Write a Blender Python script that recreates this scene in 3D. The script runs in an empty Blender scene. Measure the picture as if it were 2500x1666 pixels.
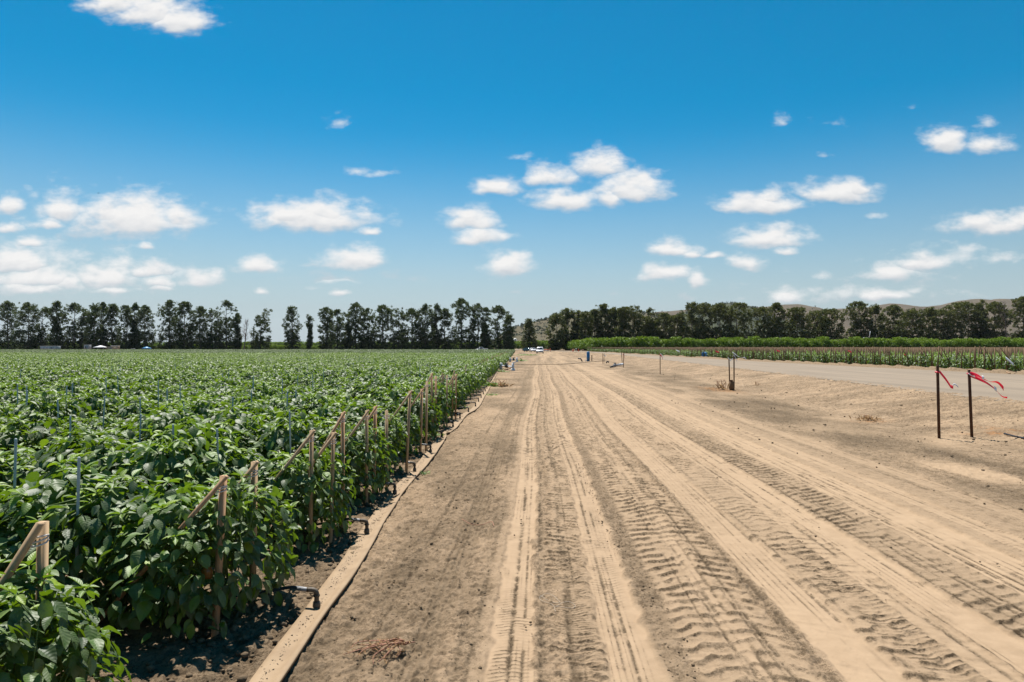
import bpy, math, random
import numpy as np
from mathutils import Vector, Matrix

S = bpy.context.scene
C = S.collection
R = math.radians
PI = math.pi
FPX, HX, HY, CAMZ = 1667.0, 1265.0, 848.0, 1.7      # the photograph's geometry (2500 px wide)

# ---------------------------------------------------------------- camera
cd = bpy.data.cameras.new('camera'); cam = bpy.data.objects.new('camera', cd); C.objects.link(cam)
cd.sensor_width = 36; cd.lens = 24.0; cd.clip_start = 0.05; cd.clip_end = 20000
cam.location = (0, 0, CAMZ); cam.rotation_euler = (R(90.515), 0, R(0.515))
S.camera = cam

# ---------------------------------------------------------------- light
SUN_EL, SUN_AZ = 64.0, -19.0          # azimuth from +Y, negative = towards -X
sx = math.sin(R(SUN_AZ)) * math.cos(R(SUN_EL)); sy = math.cos(R(SUN_AZ)) * math.cos(R(SUN_EL)); sz = math.sin(R(SUN_EL))
ld = bpy.data.lights.new('sun', 'SUN'); sun = bpy.data.objects.new('sun', ld); C.objects.link(sun)
ld.energy = 5.0; ld.angle = R(0.55); ld.color = (1.0, 0.955, 0.89)
sun.rotation_euler = Vector((sx, sy, sz)).to_track_quat('Z', 'Y').to_euler()
S.view_settings.view_transform = 'Standard'; S.view_settings.look = 'None'
S.view_settings.exposure = 0.75; S.view_settings.gamma = 1.0
S.render.engine = 'CYCLES'
S.cycles.max_bounces = 6; S.cycles.diffuse_bounces = 2; S.cycles.glossy_bounces = 2
S.cycles.transmission_bounces = 4; S.cycles.transparent_max_bounces = 8

# clouds: centre x, y, half width, half height (in 2353-px picture units), strength
CLOUDS = [(255,8,75,26,1),(330,22,85,34,1),(408,48,66,34,1),(770,280,25,17,.55),(822,390,28,9,.62),(880,396,60,8,.3),(1200,357,30,8,.62),
 (1380,385,54,27,1),(1264,410,54,23,.92),(1168,410,25,10,.62),(1142,434,58,18,.95),(1296,467,72,20,1),(1452,437,78,30,1),(1404,457,36,26,.85),
 (1748,474,94,20,1),(1765,464,42,18,1),(1920,447,90,22,1),(1962,440,42,20,1),(2015,495,30,9,.6),(2174,330,52,25,1),(2258,336,66,26,.72),
 (2270,286,32,10,.66),(2097,247,22,8,.5),(1793,283,27,18,.5),(1900,288,35,12,.5),(1895,355,30,6,.38),(2275,523,115,23,.9),(2342,515,64,25,.92),
 (1770,553,82,22,.97),(1805,583,30,12,.85),(1545,575,50,17,.92),(1590,585,30,12,.85),(1635,590,28,9,.75),(1715,610,46,19,.8),(1525,633,54,16,.97),
 (1602,648,25,19,.9),(2118,609,64,19,.95),(2042,633,68,20,.82),(2225,577,56,14,.66),(2290,596,60,12,.58),(1820,685,60,20,.74),(1900,687,72,20,.68),
 (2020,680,62,14,.84),(2085,668,28,7,.66),(1575,682,25,8,.66),(1880,635,30,10,.6),(1085,512,58,23,1),(1103,548,57,17,1),(1168,615,50,25,1),
 (1185,676,18,6,.5),(1405,677,18,7,.58),(715,507,135,30,1),(680,500,90,24,1),(745,494,62,30,1),(838,533,36,11,.75),(590,614,57,17,.94),(625,598,30,7,.66),
 (715,605,25,8,.66),(812,598,66,21,.97),(795,641,60,9,.66),(965,641,50,8,.58),(600,672,18,10,.75),(785,672,25,10,.8),(705,660,25,7,.58),
 (300,508,138,42,1),(240,498,64,32,.95),(405,500,52,28,.85),(132,486,42,40,.93),(112,515,38,16,.85),(12,474,28,20,.93),(10,530,36,14,.85),(325,570,26,12,.7),
 (60,558,40,16,.86),(32,606,80,30,1),(75,642,115,26,.93),(240,640,68,29,1),(345,622,58,16,.97),(360,652,36,15,.85),(455,643,54,17,.97),(365,662,24,8,.85),
 (180,600,36,14,.66),(60,662,95,16,.86),(150,655,52,20,.78),(250,665,60,10,.7),
 (110,600,190,60,.56),(200,650,230,40,.52),(2200,590,150,26,.5),(1950,680,230,24,.55),(780,640,160,14,.48),(90,500,80,50,.5),(2090,640,130,30,.5)]

W = bpy.data.worlds.new('World'); S.world = W; W.use_nodes = True
def build_world():
    nt = W.node_tree; N, L = nt.nodes, nt.links; N.clear()
    def node(t, **k):
        n = N.new(t)
        for a, b in k.items(): setattr(n, a, b)
        return n
    def mth(op, a, b=None, c=None, clamp=False):
        n = node('ShaderNodeMath', operation=op, use_clamp=clamp)
        for i, v in enumerate((a, b, c)):
            if v is None: continue
            if isinstance(v, (int, float)): n.inputs[i].default_value = v
            else: L.new(v, n.inputs[i])
        return n.outputs[0]
    def vmth(op, a, b=None, c=None):
        n = node('ShaderNodeVectorMath', operation=op)
        for i, v in enumerate((a, b, c)):
            if v is None: continue
            if isinstance(v, tuple): n.inputs[i].default_value = v
            else: L.new(v, n.inputs[i])
        return n
    sky = node('ShaderNodeTexSky', sky_type='NISHITA'); sky.sun_disc = False
    sky.sun_elevation = R(SUN_EL); sky.sun_rotation = R(SUN_AZ) % (2*PI)
    sky.altitude = 0; sky.air_density = 1.0; sky.dust_density = 0.15; sky.ozone_density = 3.0
    hs = node('ShaderNodeHueSaturation'); hs.inputs['Hue'].default_value = 0.482; hs.inputs['Saturation'].default_value = 1.5; hs.inputs['Value'].default_value = 1.0
    L.new(sky.outputs[0], hs.inputs['Color'])
    tc = node('ShaderNodeTexCoord'); sep = node('ShaderNodeSeparateXYZ'); L.new(tc.outputs['Generated'], sep.inputs[0])
    sr = node('ShaderNodeMapRange', interpolation_type='SMOOTHSTEP'); L.new(sep.outputs[2], sr.inputs[0])
    for i_, q in enumerate((0.05, .31, .95, 1.54)): sr.inputs[i_+1].default_value = q
    L.new(sr.outputs[0], hs.inputs['Saturation'])
    vr = node('ShaderNodeMapRange', interpolation_type='SMOOTHSTEP'); L.new(sep.outputs[2], vr.inputs[0])
    for i_, q in enumerate((0.0, .25, .78, 1.0)): vr.inputs[i_+1].default_value = q
    zr = node('ShaderNodeMapRange', interpolation_type='SMOOTHSTEP'); L.new(sep.outputs[2], zr.inputs[0])
    for i_, q in enumerate((.52, .8, 1.0, .7)): zr.inputs[i_+1].default_value = q  # overhead sky dimmed, out of view, to weaken the fill light
    L.new(mth('MULTIPLY', vr.outputs[0], zr.outputs[0]), hs.inputs['Value'])
    hz = node('ShaderNodeMapRange', interpolation_type='SMOOTHSTEP'); L.new(sep.outputs[2], hz.inputs[0])      # pale air low over the land
    for i_, q in enumerate((0.0, .15, .75, 0.0)): hz.inputs[i_+1].default_value = q
    hm = node('ShaderNodeMix', data_type='RGBA'); L.new(hz.outputs[0], hm.inputs[0]); L.new(hs.outputs[0], hm.inputs[6]); hm.inputs[7].default_value = (4.4, 5.5, 6.3, 1)
    yy = mth('MAXIMUM', sep.outputs[1], 0.02)
    u = mth('DIVIDE', sep.outputs[0], yy); v = mth('DIVIDE', sep.outputs[2], yy)
    cmb = node('ShaderNodeCombineXYZ'); L.new(u, cmb.inputs[0]); L.new(v, cmb.inputs[1])
    p = cmb.outputs[0]
    warp = node('ShaderNodeTexNoise'); warp.inputs['Scale'].default_value = 17; warp.inputs['Detail'].default_value = 4
    sq = vmth('MULTIPLY', p, (1, 1.9, 1)); L.new(sq.outputs[0], warp.inputs['Vector'])
    wv = vmth('SUBTRACT', warp.outputs['Color'], (.5, .5, .5))
    wv2 = vmth('MULTIPLY_ADD', wv.outputs[0], (.034, .020, 0), p)
    pw = wv2.outputs[0]
    def layer(items, grow, drop, want_y):
        cur = yc = None; pw = wv2.outputs[0]
        for cx, cy, rx, ry, s in items:
            px, py = cx*1.0625, cy*1.0625
            uu, vv = (px-HX)/FPX, (HY-py)/FPX
            a, b = rx*1.0625/FPX*grow, ry*1.0625/FPX*grow
            if cur is not None: pw = vmth('MULTIPLY_ADD', cur, (1e-9, 1e-9, 1e-9), wv2.outputs[0]).outputs[0]      # keeps the chain sequential
            ma = vmth('MULTIPLY_ADD', pw, (1/a, 1/b, 0), (-uu/a, -vv/b, 0))
            ab = node('ShaderNodeVectorMath', operation='ABSOLUTE'); L.new(ma.outputs[0], ab.inputs[0])
            fl = vmth('MULTIPLY_ADD', ab.outputs[0], (0, -.32, 0), ma.outputs[0])
            ln = node('ShaderNodeVectorMath', operation='LENGTH'); L.new(fl.outputs[0], ln.inputs[0])
            val = ln.outputs['Value']
            if s < 1: val = mth('ADD', val, (1-s)*drop)
            if cur is None:
                cur = val
                if want_y: sy_ = node('ShaderNodeSeparateXYZ'); L.new(ma.outputs[0], sy_.inputs[0]); yc = sy_.outputs[1]
            else:
                if want_y:
                    sy_ = node('ShaderNodeSeparateXYZ'); L.new(ma.outputs[0], sy_.inputs[0])
                    lt = mth('LESS_THAN', val, cur); yc = mth('MULTIPLY_ADD', lt, mth('SUBTRACT', sy_.outputs[1], yc), yc)
                cur = mth('MINIMUM', cur, val)
        return cur, yc
    cur, yc = layer([c for c in CLOUDS if c[4] > .68], 1.24, 1.0, True)
    faint, _ = layer([c for c in CLOUDS if c[4] <= .68], 1.75, .7, False)
    fb = node('ShaderNodeTexNoise'); fb.inputs['Scale'].default_value = 30; fb.inputs['Detail'].default_value = 8; fb.inputs['Roughness'].default_value = .56
    L.new(sq.outputs[0], fb.inputs['Vector'])
    dens = mth('ADD', mth('SUBTRACT', 1.0, cur), mth('MULTIPLY', mth('SUBTRACT', fb.outputs[0], .5), 1.55))
    mr = node('ShaderNodeMapRange', interpolation_type='SMOOTHSTEP'); L.new(dens, mr.inputs[0])
    mr.inputs[1].default_value = -0.20; mr.inputs[2].default_value = .72
    df = mth('ADD', mth('SUBTRACT', 1.0, faint), mth('MULTIPLY', mth('SUBTRACT', fb.outputs[0], .5), 2.6))
    mf = node('ShaderNodeMapRange', interpolation_type='SMOOTHSTEP'); L.new(df, mf.inputs[0]); mf.inputs[1].default_value = .05; mf.inputs[2].default_value = 1.15; mf.inputs[4].default_value = .62
    alpha = mth('MAXIMUM', mth('MULTIPLY', mr.outputs[0], .97), mf.outputs[0])
    # self shading: noise difference towards the sun
    off = vmth('ADD', sq.outputs[0], (-.004, .016, 0)); fb2 = node('ShaderNodeTexNoise'); fb2.inputs['Scale'].default_value = 30; fb2.inputs['Detail'].default_value = 4
    L.new(off.outputs[0], fb2.inputs['Vector'])
    sh = mth('MULTIPLY_ADD', mth('SUBTRACT', fb.outputs[0], fb2.outputs[0]), .75, .82)
    yr = node('ShaderNodeMapRange', interpolation_type='SMOOTHSTEP'); L.new(yc, yr.inputs[0])
    for i_, q in enumerate((-.75, .35, -.52, .16)): yr.inputs[i_+1].default_value = q
    sh = mth('ADD', sh, yr.outputs[0])
    cr = node('ShaderNodeMix', data_type='RGBA'); L.new(mth('ADD', sh, 0, clamp=True), cr.inputs[0])
    cr.inputs[6].default_value = (4.6, 5.0, 5.6, 1); cr.inputs[7].default_value = (9.3, 9.1, 8.9, 1)
    mix = node('ShaderNodeMix', data_type='RGBA'); L.new(alpha, mix.inputs[0]); L.new(hm.outputs[2], mix.inputs[6]); L.new(cr.outputs[2], mix.inputs[7])
    # nothing behind the photographer
    bg = node('ShaderNodeBackground'); bg.inputs[1].default_value = 0.06; L.new(mix.outputs[2], bg.inputs[0])
    out = node('ShaderNodeOutputWorld'); L.new(bg.outputs[0], out.inputs[0])
build_world()
W.cycles.sampling_method = 'MANUAL'; W.cycles.sample_map_resolution = 512

# ---------------------------------------------------------------- helpers
def smooth(a, b, x):
    t = np.clip((x-a)/(b-a), 0, 1); return t*t*(3-2*t)
def _hash(ix, iy, s):
    h = (ix.astype(np.int64)*374761393 + iy.astype(np.int64)*668265263 + s*974634777) & 0xffffffff
    h = ((h ^ (h >> 13))*1274126177) & 0xffffffff
    return ((h ^ (h >> 16)) & 0xffff).astype(np.float32)/65535.0
def vnoise(x, y, s=0):
    x = np.asarray(x, np.float64); y = np.asarray(y, np.float64)
    ix = np.floor(x); iy = np.floor(y); fx = (x-ix).astype(np.float32); fy = (y-iy).astype(np.float32)
    fx = fx*fx*(3-2*fx); fy = fy*fy*(3-2*fy)
    a = _hash(ix, iy, s); b = _hash(ix+1, iy, s); c = _hash(ix, iy+1, s); d = _hash(ix+1, iy+1, s)
    return (a*(1-fx)+b*fx)*(1-fy)+(c*(1-fx)+d*fx)*fy
def fbm(x, y, o=4, s=0, g=.5):
    t = 0; a = 1; n = 0
    for k in range(o):
        t = t+a*vnoise(x*2**k+17.3*k, y*2**k-9.1*k, s+k); n += a; a *= g
    return t/n          # 0..1

NEAR_Y = [0,16.7,45,120,160,200,240,290,340,600]; NEAR_X = [11.4,12.3,14.3,18.2,18.5,15.5,11,5,1,-8]
FAR_Y = [-40,0,20,32,60,90,167,200,240,290,340,600]; FAR_X = [34,30,26,23.6,21.6,20.9,21.2,20,17,11,7,-2]
def road_near(y): return np.interp(y, NEAR_Y, NEAR_X)
def road_far(y): return np.interp(y, FAR_Y, FAR_X)
def gz(x, y):
    """height of the bare ground without clods and tracks"""
    xr = road_near(y)
    z = .4*smooth(-4.3, 0.2, x-xr)
    z = z*(1-.6*smooth(210, 320, y))
    z = z + .05*(fbm(x*.35, y*.35, 3, 5)-.5)*smooth(-5.5, -3.5, x-xr)*(1-smooth(-.7, .1, x-xr))
    z = z + np.where(x > road_far(y)+.1, .16*np.exp(-((x-road_far(y)-1.1)/.7)**2)*(.6+.6*np.sin(y*2*PI/1.65)), 0)
    return z
def gzf(x, y): return float(gz(np.array([float(x)]), np.array([float(y)]))[0])
def P(px, py, z=0.0):
    d = (CAMZ-z)*FPX/(py-HY); return Vector(((px-HX)/FPX*d, d, z))
def PG(px, py):
    """the ground point seen at a photograph position"""
    z = 0.0
    for _ in range(12):
        p = P(px, py, z); z = .5*z+.5*gzf(p.x, p.y)
    return Vector((p.x, p.y, gzf(p.x, p.y)))
def WD(px, py, d): return Vector(((px-HX)/FPX*d, d, CAMZ+(HY-py)/FPX*d))

class MB:
    def __init__(s): s.v = []; s.f = {}; s.n = 0; s.att = {}
    def add(s, V, F, **att):
        V = np.asarray(V, np.float32).reshape(-1, 3); s.v.append(V)
        if isinstance(F, np.ndarray): s.f.setdefault(F.shape[1], []).append(F.astype(np.int64)+s.n)
        else:
            for f in F: s.f.setdefault(len(f), []).append(np.array([f], np.int64)+s.n)
        for k, a in att.items(): s.att.setdefault(k, []).append(np.broadcast_to(np.asarray(a, np.float32), (len(V),)).copy())
        s.n += len(V); return s
    def mesh(s, name, mat=None, smooth_=False):
        me = bpy.data.meshes.new(name); V = np.concatenate(s.v)
        me.vertices.add(len(V)); me.vertices.foreach_set('co', V.ravel())
        loops, starts, k = [], [], 0
        for n, fs in s.f.items():
            f = np.concatenate(fs); loops.append(f.ravel()); starts.append(k+np.arange(len(f))*n); k += f.size
        loops = np.concatenate(loops); starts = np.concatenate(starts)
        me.loops.add(len(loops)); me.loops.foreach_set('vertex_index', loops.astype(np.int32))
        me.polygons.add(len(starts)); me.polygons.foreach_set('loop_start', starts.astype(np.int32))
        me.update(calc_edges=True)
        if smooth_: me.polygons.foreach_set('use_smooth', np.ones(len(starts), bool))
        for kk, a in s.att.items():
            at = me.attributes.new(kk, 'FLOAT', 'POINT'); at.data.foreach_set('value', np.concatenate(a))
        if mat: me.materials.append(mat)
        me.validate(); return me
    def obj(s, name, mat=None, parent=None, smooth_=False, loc=None):
        o = bpy.data.objects.new(name, s.mesh(name, mat, smooth_)); C.objects.link(o)
        if parent: o.parent = parent
        if loc is not None: o.location = loc
        return o
def tag(o, label=None, cat=None, group=None, kind=None):
    if label: o['label'] = label
    if cat: o['category'] = cat
    if group: o['group'] = group
    if kind: o['kind'] = kind
    return o
def thing(name, label, cat, loc=(0,0,0), rz=0, group=None):
    o = bpy.data.objects.new(name, None); C.objects.link(o); o.empty_display_size = .1
    o.location = loc; o.rotation_euler = (0,0,rz); return tag(o, label, cat, group)
KIDS = {}
def kid(o): KIDS.setdefault(o.parent.name, []).append(o); return o
def dup(root, loc, rz=0, scale=1, label=None, group=None):
    r = root.copy(); C.objects.link(r); r.location = loc; r.rotation_euler = (0,0,rz)
    r.scale = (scale,)*3 if not hasattr(scale, '__len__') else scale
    if label: r['label'] = label
    if group: r['group'] = group
    for ch in KIDS.get(root.name, []):
        c = ch.copy(); C.objects.link(c); c.parent = r
        for g in KIDS.get(ch.name, []):
            d = g.copy(); C.objects.link(d); d.parent = c
    return r

QB = np.array([[0,1,3,2],[4,6,7,5],[0,4,5,1],[2,3,7,6],[0,2,6,4],[1,5,7,3]])
def box(c, s, rot=None, taper=1.0):
    V = np.array([[x*(taper if z > 0 else 1), y*(taper if z > 0 else 1), z] for x in (-.5,.5) for y in (-.5,.5) for z in (-.5,.5)])*np.array(s)
    if rot is not None: V = V@np.array(rot.to_3x3()).T
    return V+np.array(c), QB
def bevbox(c, s, b, rot=None):
    """box with chamfered vertical and top edges"""
    sx_, sy_, sz_ = np.array(s)/2
    def ring(i, z): return [(x*(sx_-i)+dx, y*(sy_-i)+dy, z) for x, y, dx, dy in ((1,-1,0,b),(1,1,0,-b),(1,1,-b,0),(-1,1,b,0),(-1,1,0,-b),(-1,-1,0,b),(-1,-1,b,0),(1,-1,-b,0))]
    rs = [ring(0,-sz_), ring(0,sz_-b), ring(b*.8,sz_)]
    V = np.array([p for r in rs for p in r]); F = []
    for k in range(2):
        for i in range(8): j = (i+1)%8; F.append((k*8+i, k*8+j, k*8+8+j, k*8+8+i))
    F += [tuple(range(16,24)), tuple(range(7,-1,-1))]
    if rot is not None: V = V@np.array(rot.to_3x3()).T
    return V+np.array(c), F
def frames(path):
    path = np.asarray(path, float); T = np.gradient(path, axis=0); T /= np.linalg.norm(T, axis=1)[:,None]+1e-9
    up = np.array([0,0,1.]) if abs(T[0,2]) < .9 else np.array([1.,0,0])
    A = []; a = np.cross(T[0], up); a /= np.linalg.norm(a)
    for t in T:
        a = a-t*np.dot(a, t); a /= np.linalg.norm(a)+1e-9; A.append(a.copy())
    A = np.array(A); return T, A, np.cross(T, A)
def tube(path, r, n=8, cap=True):
    path = np.asarray(path, float); m = len(path); r = np.broadcast_to(np.asarray(r, float), (m,))
    T, A, B = frames(path); th = np.arange(n)*2*PI/n
    V = path[:,None]+r[:,None,None]*(np.cos(th)[None,:,None]*A[:,None]+np.sin(th)[None,:,None]*B[:,None])
    i = np.arange(m-1)[:,None]*n; j = np.arange(n)[None]; k = (j+1)%n
    F = np.stack([i+j, i+k, i+n+k, i+n+j], -1).reshape(-1,4)
    V = V.reshape(-1,3); F = [tuple(f) for f in F]
    if cap: F += [tuple(range(n-1,-1,-1)), tuple(range((m-1)*n, m*n))]
    return V, F
def lathe(prof, n=16, c=(0,0,0)):
    prof = np.array(prof, float); th = np.arange(n)*2*PI/n; m = len(prof)
    V = np.stack([prof[:,0][:,None]*np.cos(th), prof[:,0][:,None]*np.sin(th), np.repeat(prof[:,1][:,None], n, 1)], -1).reshape(-1,3)+np.array(c)
    F = [(i*n+j, i*n+(j+1)%n, (i+1)*n+(j+1)%n, (i+1)*n+j) for i in range(m-1) for j in range(n)]
    F += [tuple(range(n-1,-1,-1)), tuple(range((m-1)*n, m*n))]
    return V, F
def loft(rings):
    n = len(rings[0]); V = np.array([p for r in rings for p in r]); m = len(rings)
    F = [(i*n+j, i*n+(j+1)%n, (i+1)*n+(j+1)%n, (i+1)*n+j) for i in range(m-1) for j in range(n)]
    return V, F+[tuple(range(n-1,-1,-1)), tuple(range((m-1)*n, m*n))]
def spline(pts, n=8):
    pts = [np.array(p, float) for p in pts]; P_ = [2*pts[0]-pts[1]]+pts+[2*pts[-1]-pts[-2]]; out = []
    for i in range(1, len(P_)-2):
        a, b, c, d = P_[i-1:i+3]
        for t in np.arange(n)/n: out.append(.5*((2*b)+(c-a)*t+(2*a-5*b+4*c-d)*t*t+(3*b-a-3*c+d)*t**3))
    out.append(pts[-1]); return np.array(out)
def ribbon(path, wv, th=.0015):
    """a thin closed strip: path (m,3), width vectors (m,3)"""
    path = np.asarray(path, float); wv = np.asarray(wv, float); T = np.gradient(path, axis=0)
    nn = np.cross(T, wv); nn /= np.linalg.norm(nn, axis=1)[:,None]+1e-9
    rings = [[p-w/2-n*th, p+w/2-n*th, p+w/2+n*th, p-w/2+n*th] for p, w, n in zip(path, wv, nn)]
    return loft(rings)

# ---------------------------------------------------------------- materials
def mat(name, col, rough=.8, var=.15, scale=6.0, bump=0.0, bscale=40.0, spec=.3, metal=0.0, col2=None, trans=None, stretch=None):
    m = bpy.data.materials.new(name); m.use_nodes = True; nt = m.node_tree; N, L = nt.nodes, nt.links
    b = N['Principled BSDF']; b.inputs['Roughness'].default_value = rough; b.inputs['Specular IOR Level'].default_value = spec; b.inputs['Metallic'].default_value = metal
    tc = N.new('ShaderNodeTexCoord'); src = tc.outputs['Object']
    if stretch:
        mp = N.new('ShaderNodeMapping'); mp.inputs['Scale'].default_value = stretch; L.new(src, mp.inputs[0]); src = mp.outputs[0]
    nz = N.new('ShaderNodeTexNoise'); nz.inputs['Scale'].default_value = scale; nz.inputs['Detail'].default_value = 6; nz.inputs['Roughness'].default_value = .65; L.new(src, nz.inputs['Vector'])
    mx = N.new('ShaderNodeMix'); mx.data_type = 'RGBA'
    c2 = col2 if col2 else tuple(c*(1-2*var) for c in col); c1 = col if col2 else tuple(min(1, c*(1+var)) for c in col)
    mx.inputs[6].default_value = (*c2, 1); mx.inputs[7].default_value = (*c1, 1)
    mr = N.new('ShaderNodeMapRange'); mr.inputs[1].default_value = .3; mr.inputs[2].default_value = .7; L.new(nz.outputs[0], mr.inputs[0]); L.new(mr.outputs[0], mx.inputs[0])
    L.new(mx.outputs[2], b.inputs['Base Color'])
    if bump:
        n2 = N.new('ShaderNodeTexNoise'); n2.inputs['Scale'].default_value = bscale; n2.inputs['Detail'].default_value = 5; L.new(src, n2.inputs['Vector'])
        bp = N.new('ShaderNodeBump'); bp.inputs['Strength'].default_value = bump; bp.inputs['Distance'].default_value = .01; L.new(n2.outputs[0], bp.inputs['Height']); L.new(bp.outputs[0], b.inputs['Normal'])
    return m
def leafmat(name, ramp, rough=.45, spec=.5, trans=.3, tcol=(.2,.35,.03), veins=False, objvar=.0, dusty=0):
    """foliage: 'tint' attribute picks the leaf colour from the ramp"""
    m = bpy.data.materials.new(name); m.use_nodes = True; nt = m.node_tree; N, L = nt.nodes, nt.links
    b = N['Principled BSDF']; b.inputs['Roughness'].default_value = rough; b.inputs['Specular IOR Level'].default_value = spec
    at = N.new('ShaderNodeAttribute'); at.attribute_name = 'tint'
    cr = N.new('ShaderNodeValToRGB'); e = cr.color_ramp.elements
    while len(e) < len(ramp): e.new(.5)
    for i, (p, c) in enumerate(ramp): e[i].position = p; e[i].color = (*c, 1)
    L.new(at.outputs['Fac'], cr.inputs[0]); col = cr.outputs[0]
    if objvar:
        oi = N.new('ShaderNodeObjectInfo'); h = N.new('ShaderNodeHueSaturation')
        v = N.new('ShaderNodeMapRange'); v.inputs[3].default_value = 1-objvar; v.inputs[4].default_value = 1+objvar; L.new(oi.outputs['Random'], v.inputs[0]); L.new(v.outputs[0], h.inputs['Value']); L.new(col, h.inputs['Color']); col = h.outputs[0]
    if dusty:                                  # pale field dust lying on the upper sides
        tc = N.new('ShaderNodeTexCoord'); dn = N.new('ShaderNodeTexNoise'); dn.inputs['Scale'].default_value = 14; dn.inputs['Detail'].default_value = 4; L.new(tc.outputs['Object'], dn.inputs['Vector'])
        dr = N.new('ShaderNodeMapRange'); dr.inputs[1].default_value = .38; dr.inputs[2].default_value = .72; dr.inputs[4].default_value = dusty; L.new(dn.outputs[0], dr.inputs[0])
        dm = N.new('ShaderNodeMix'); dm.data_type = 'RGBA'; L.new(dr.outputs[0], dm.inputs[0]); L.new(col, dm.inputs[6]); dm.inputs[7].default_value = (.34,.36,.26,1); L.new(dm.outputs[2], b.inputs['Base Color'])
    else: L.new(col, b.inputs['Base Color'])
    if veins:
        au = N.new('ShaderNodeAttribute'); au.attribute_name = 'lt'; as_ = N.new('ShaderNodeAttribute'); as_.attribute_name = 'ls'
        ab = N.new('ShaderNodeMath'); ab.operation = 'ABSOLUTE'; L.new(as_.outputs['Fac'], ab.inputs[0])
        m1 = N.new('ShaderNodeMath'); m1.operation = 'MULTIPLY_ADD'; L.new(ab.outputs[0], m1.inputs[0]); m1.inputs[1].default_value = -.22; L.new(au.outputs['Fac'], m1.inputs[2])
        m2 = N.new('ShaderNodeMath'); m2.operation = 'MULTIPLY'; L.new(m1.outputs[0], m2.inputs[0]); m2.inputs[1].default_value = 42
        sn = N.new('ShaderNodeMath'); sn.operation = 'SINE'; L.new(m2.outputs[0], sn.inputs[0])
        mr = N.new('ShaderNodeMapRange'); mr.inputs[1].default_value = 0; mr.inputs[2].default_value = .1; mr.inputs[3].default_value = -1.2; mr.inputs[4].default_value = 0; L.new(ab.outputs[0], mr.inputs[0])
        ad = N.new('ShaderNodeMath'); ad.operation = 'ADD'; L.new(sn.outputs[0], ad.inputs[0]); L.new(mr.outputs[0], ad.inputs[1])
        bp = N.new('ShaderNodeBump'); bp.inputs['Strength'].default_value = .13; bp.inputs['Distance'].default_value = .003; L.new(ad.outputs[0], bp.inputs['Height']); L.new(bp.outputs[0], b.inputs['Normal'])
    t = N.new('ShaderNodeBsdfTranslucent'); mixc = N.new('ShaderNodeMix'); mixc.data_type = 'RGBA'; mixc.inputs[0].default_value = .5
    L.new(col, mixc.inputs[6]); mixc.inputs[7].default_value = (*tcol, 1); L.new(mixc.outputs[2], t.inputs[0])
    ms = N.new('ShaderNodeMixShader'); ms.inputs[0].default_value = trans; L.new(b.outputs[0], ms.inputs[1]); L.new(t.outputs[0], ms.inputs[2])
    L.new(ms.outputs[0], N['Material Output'].inputs[0]); return m

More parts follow.
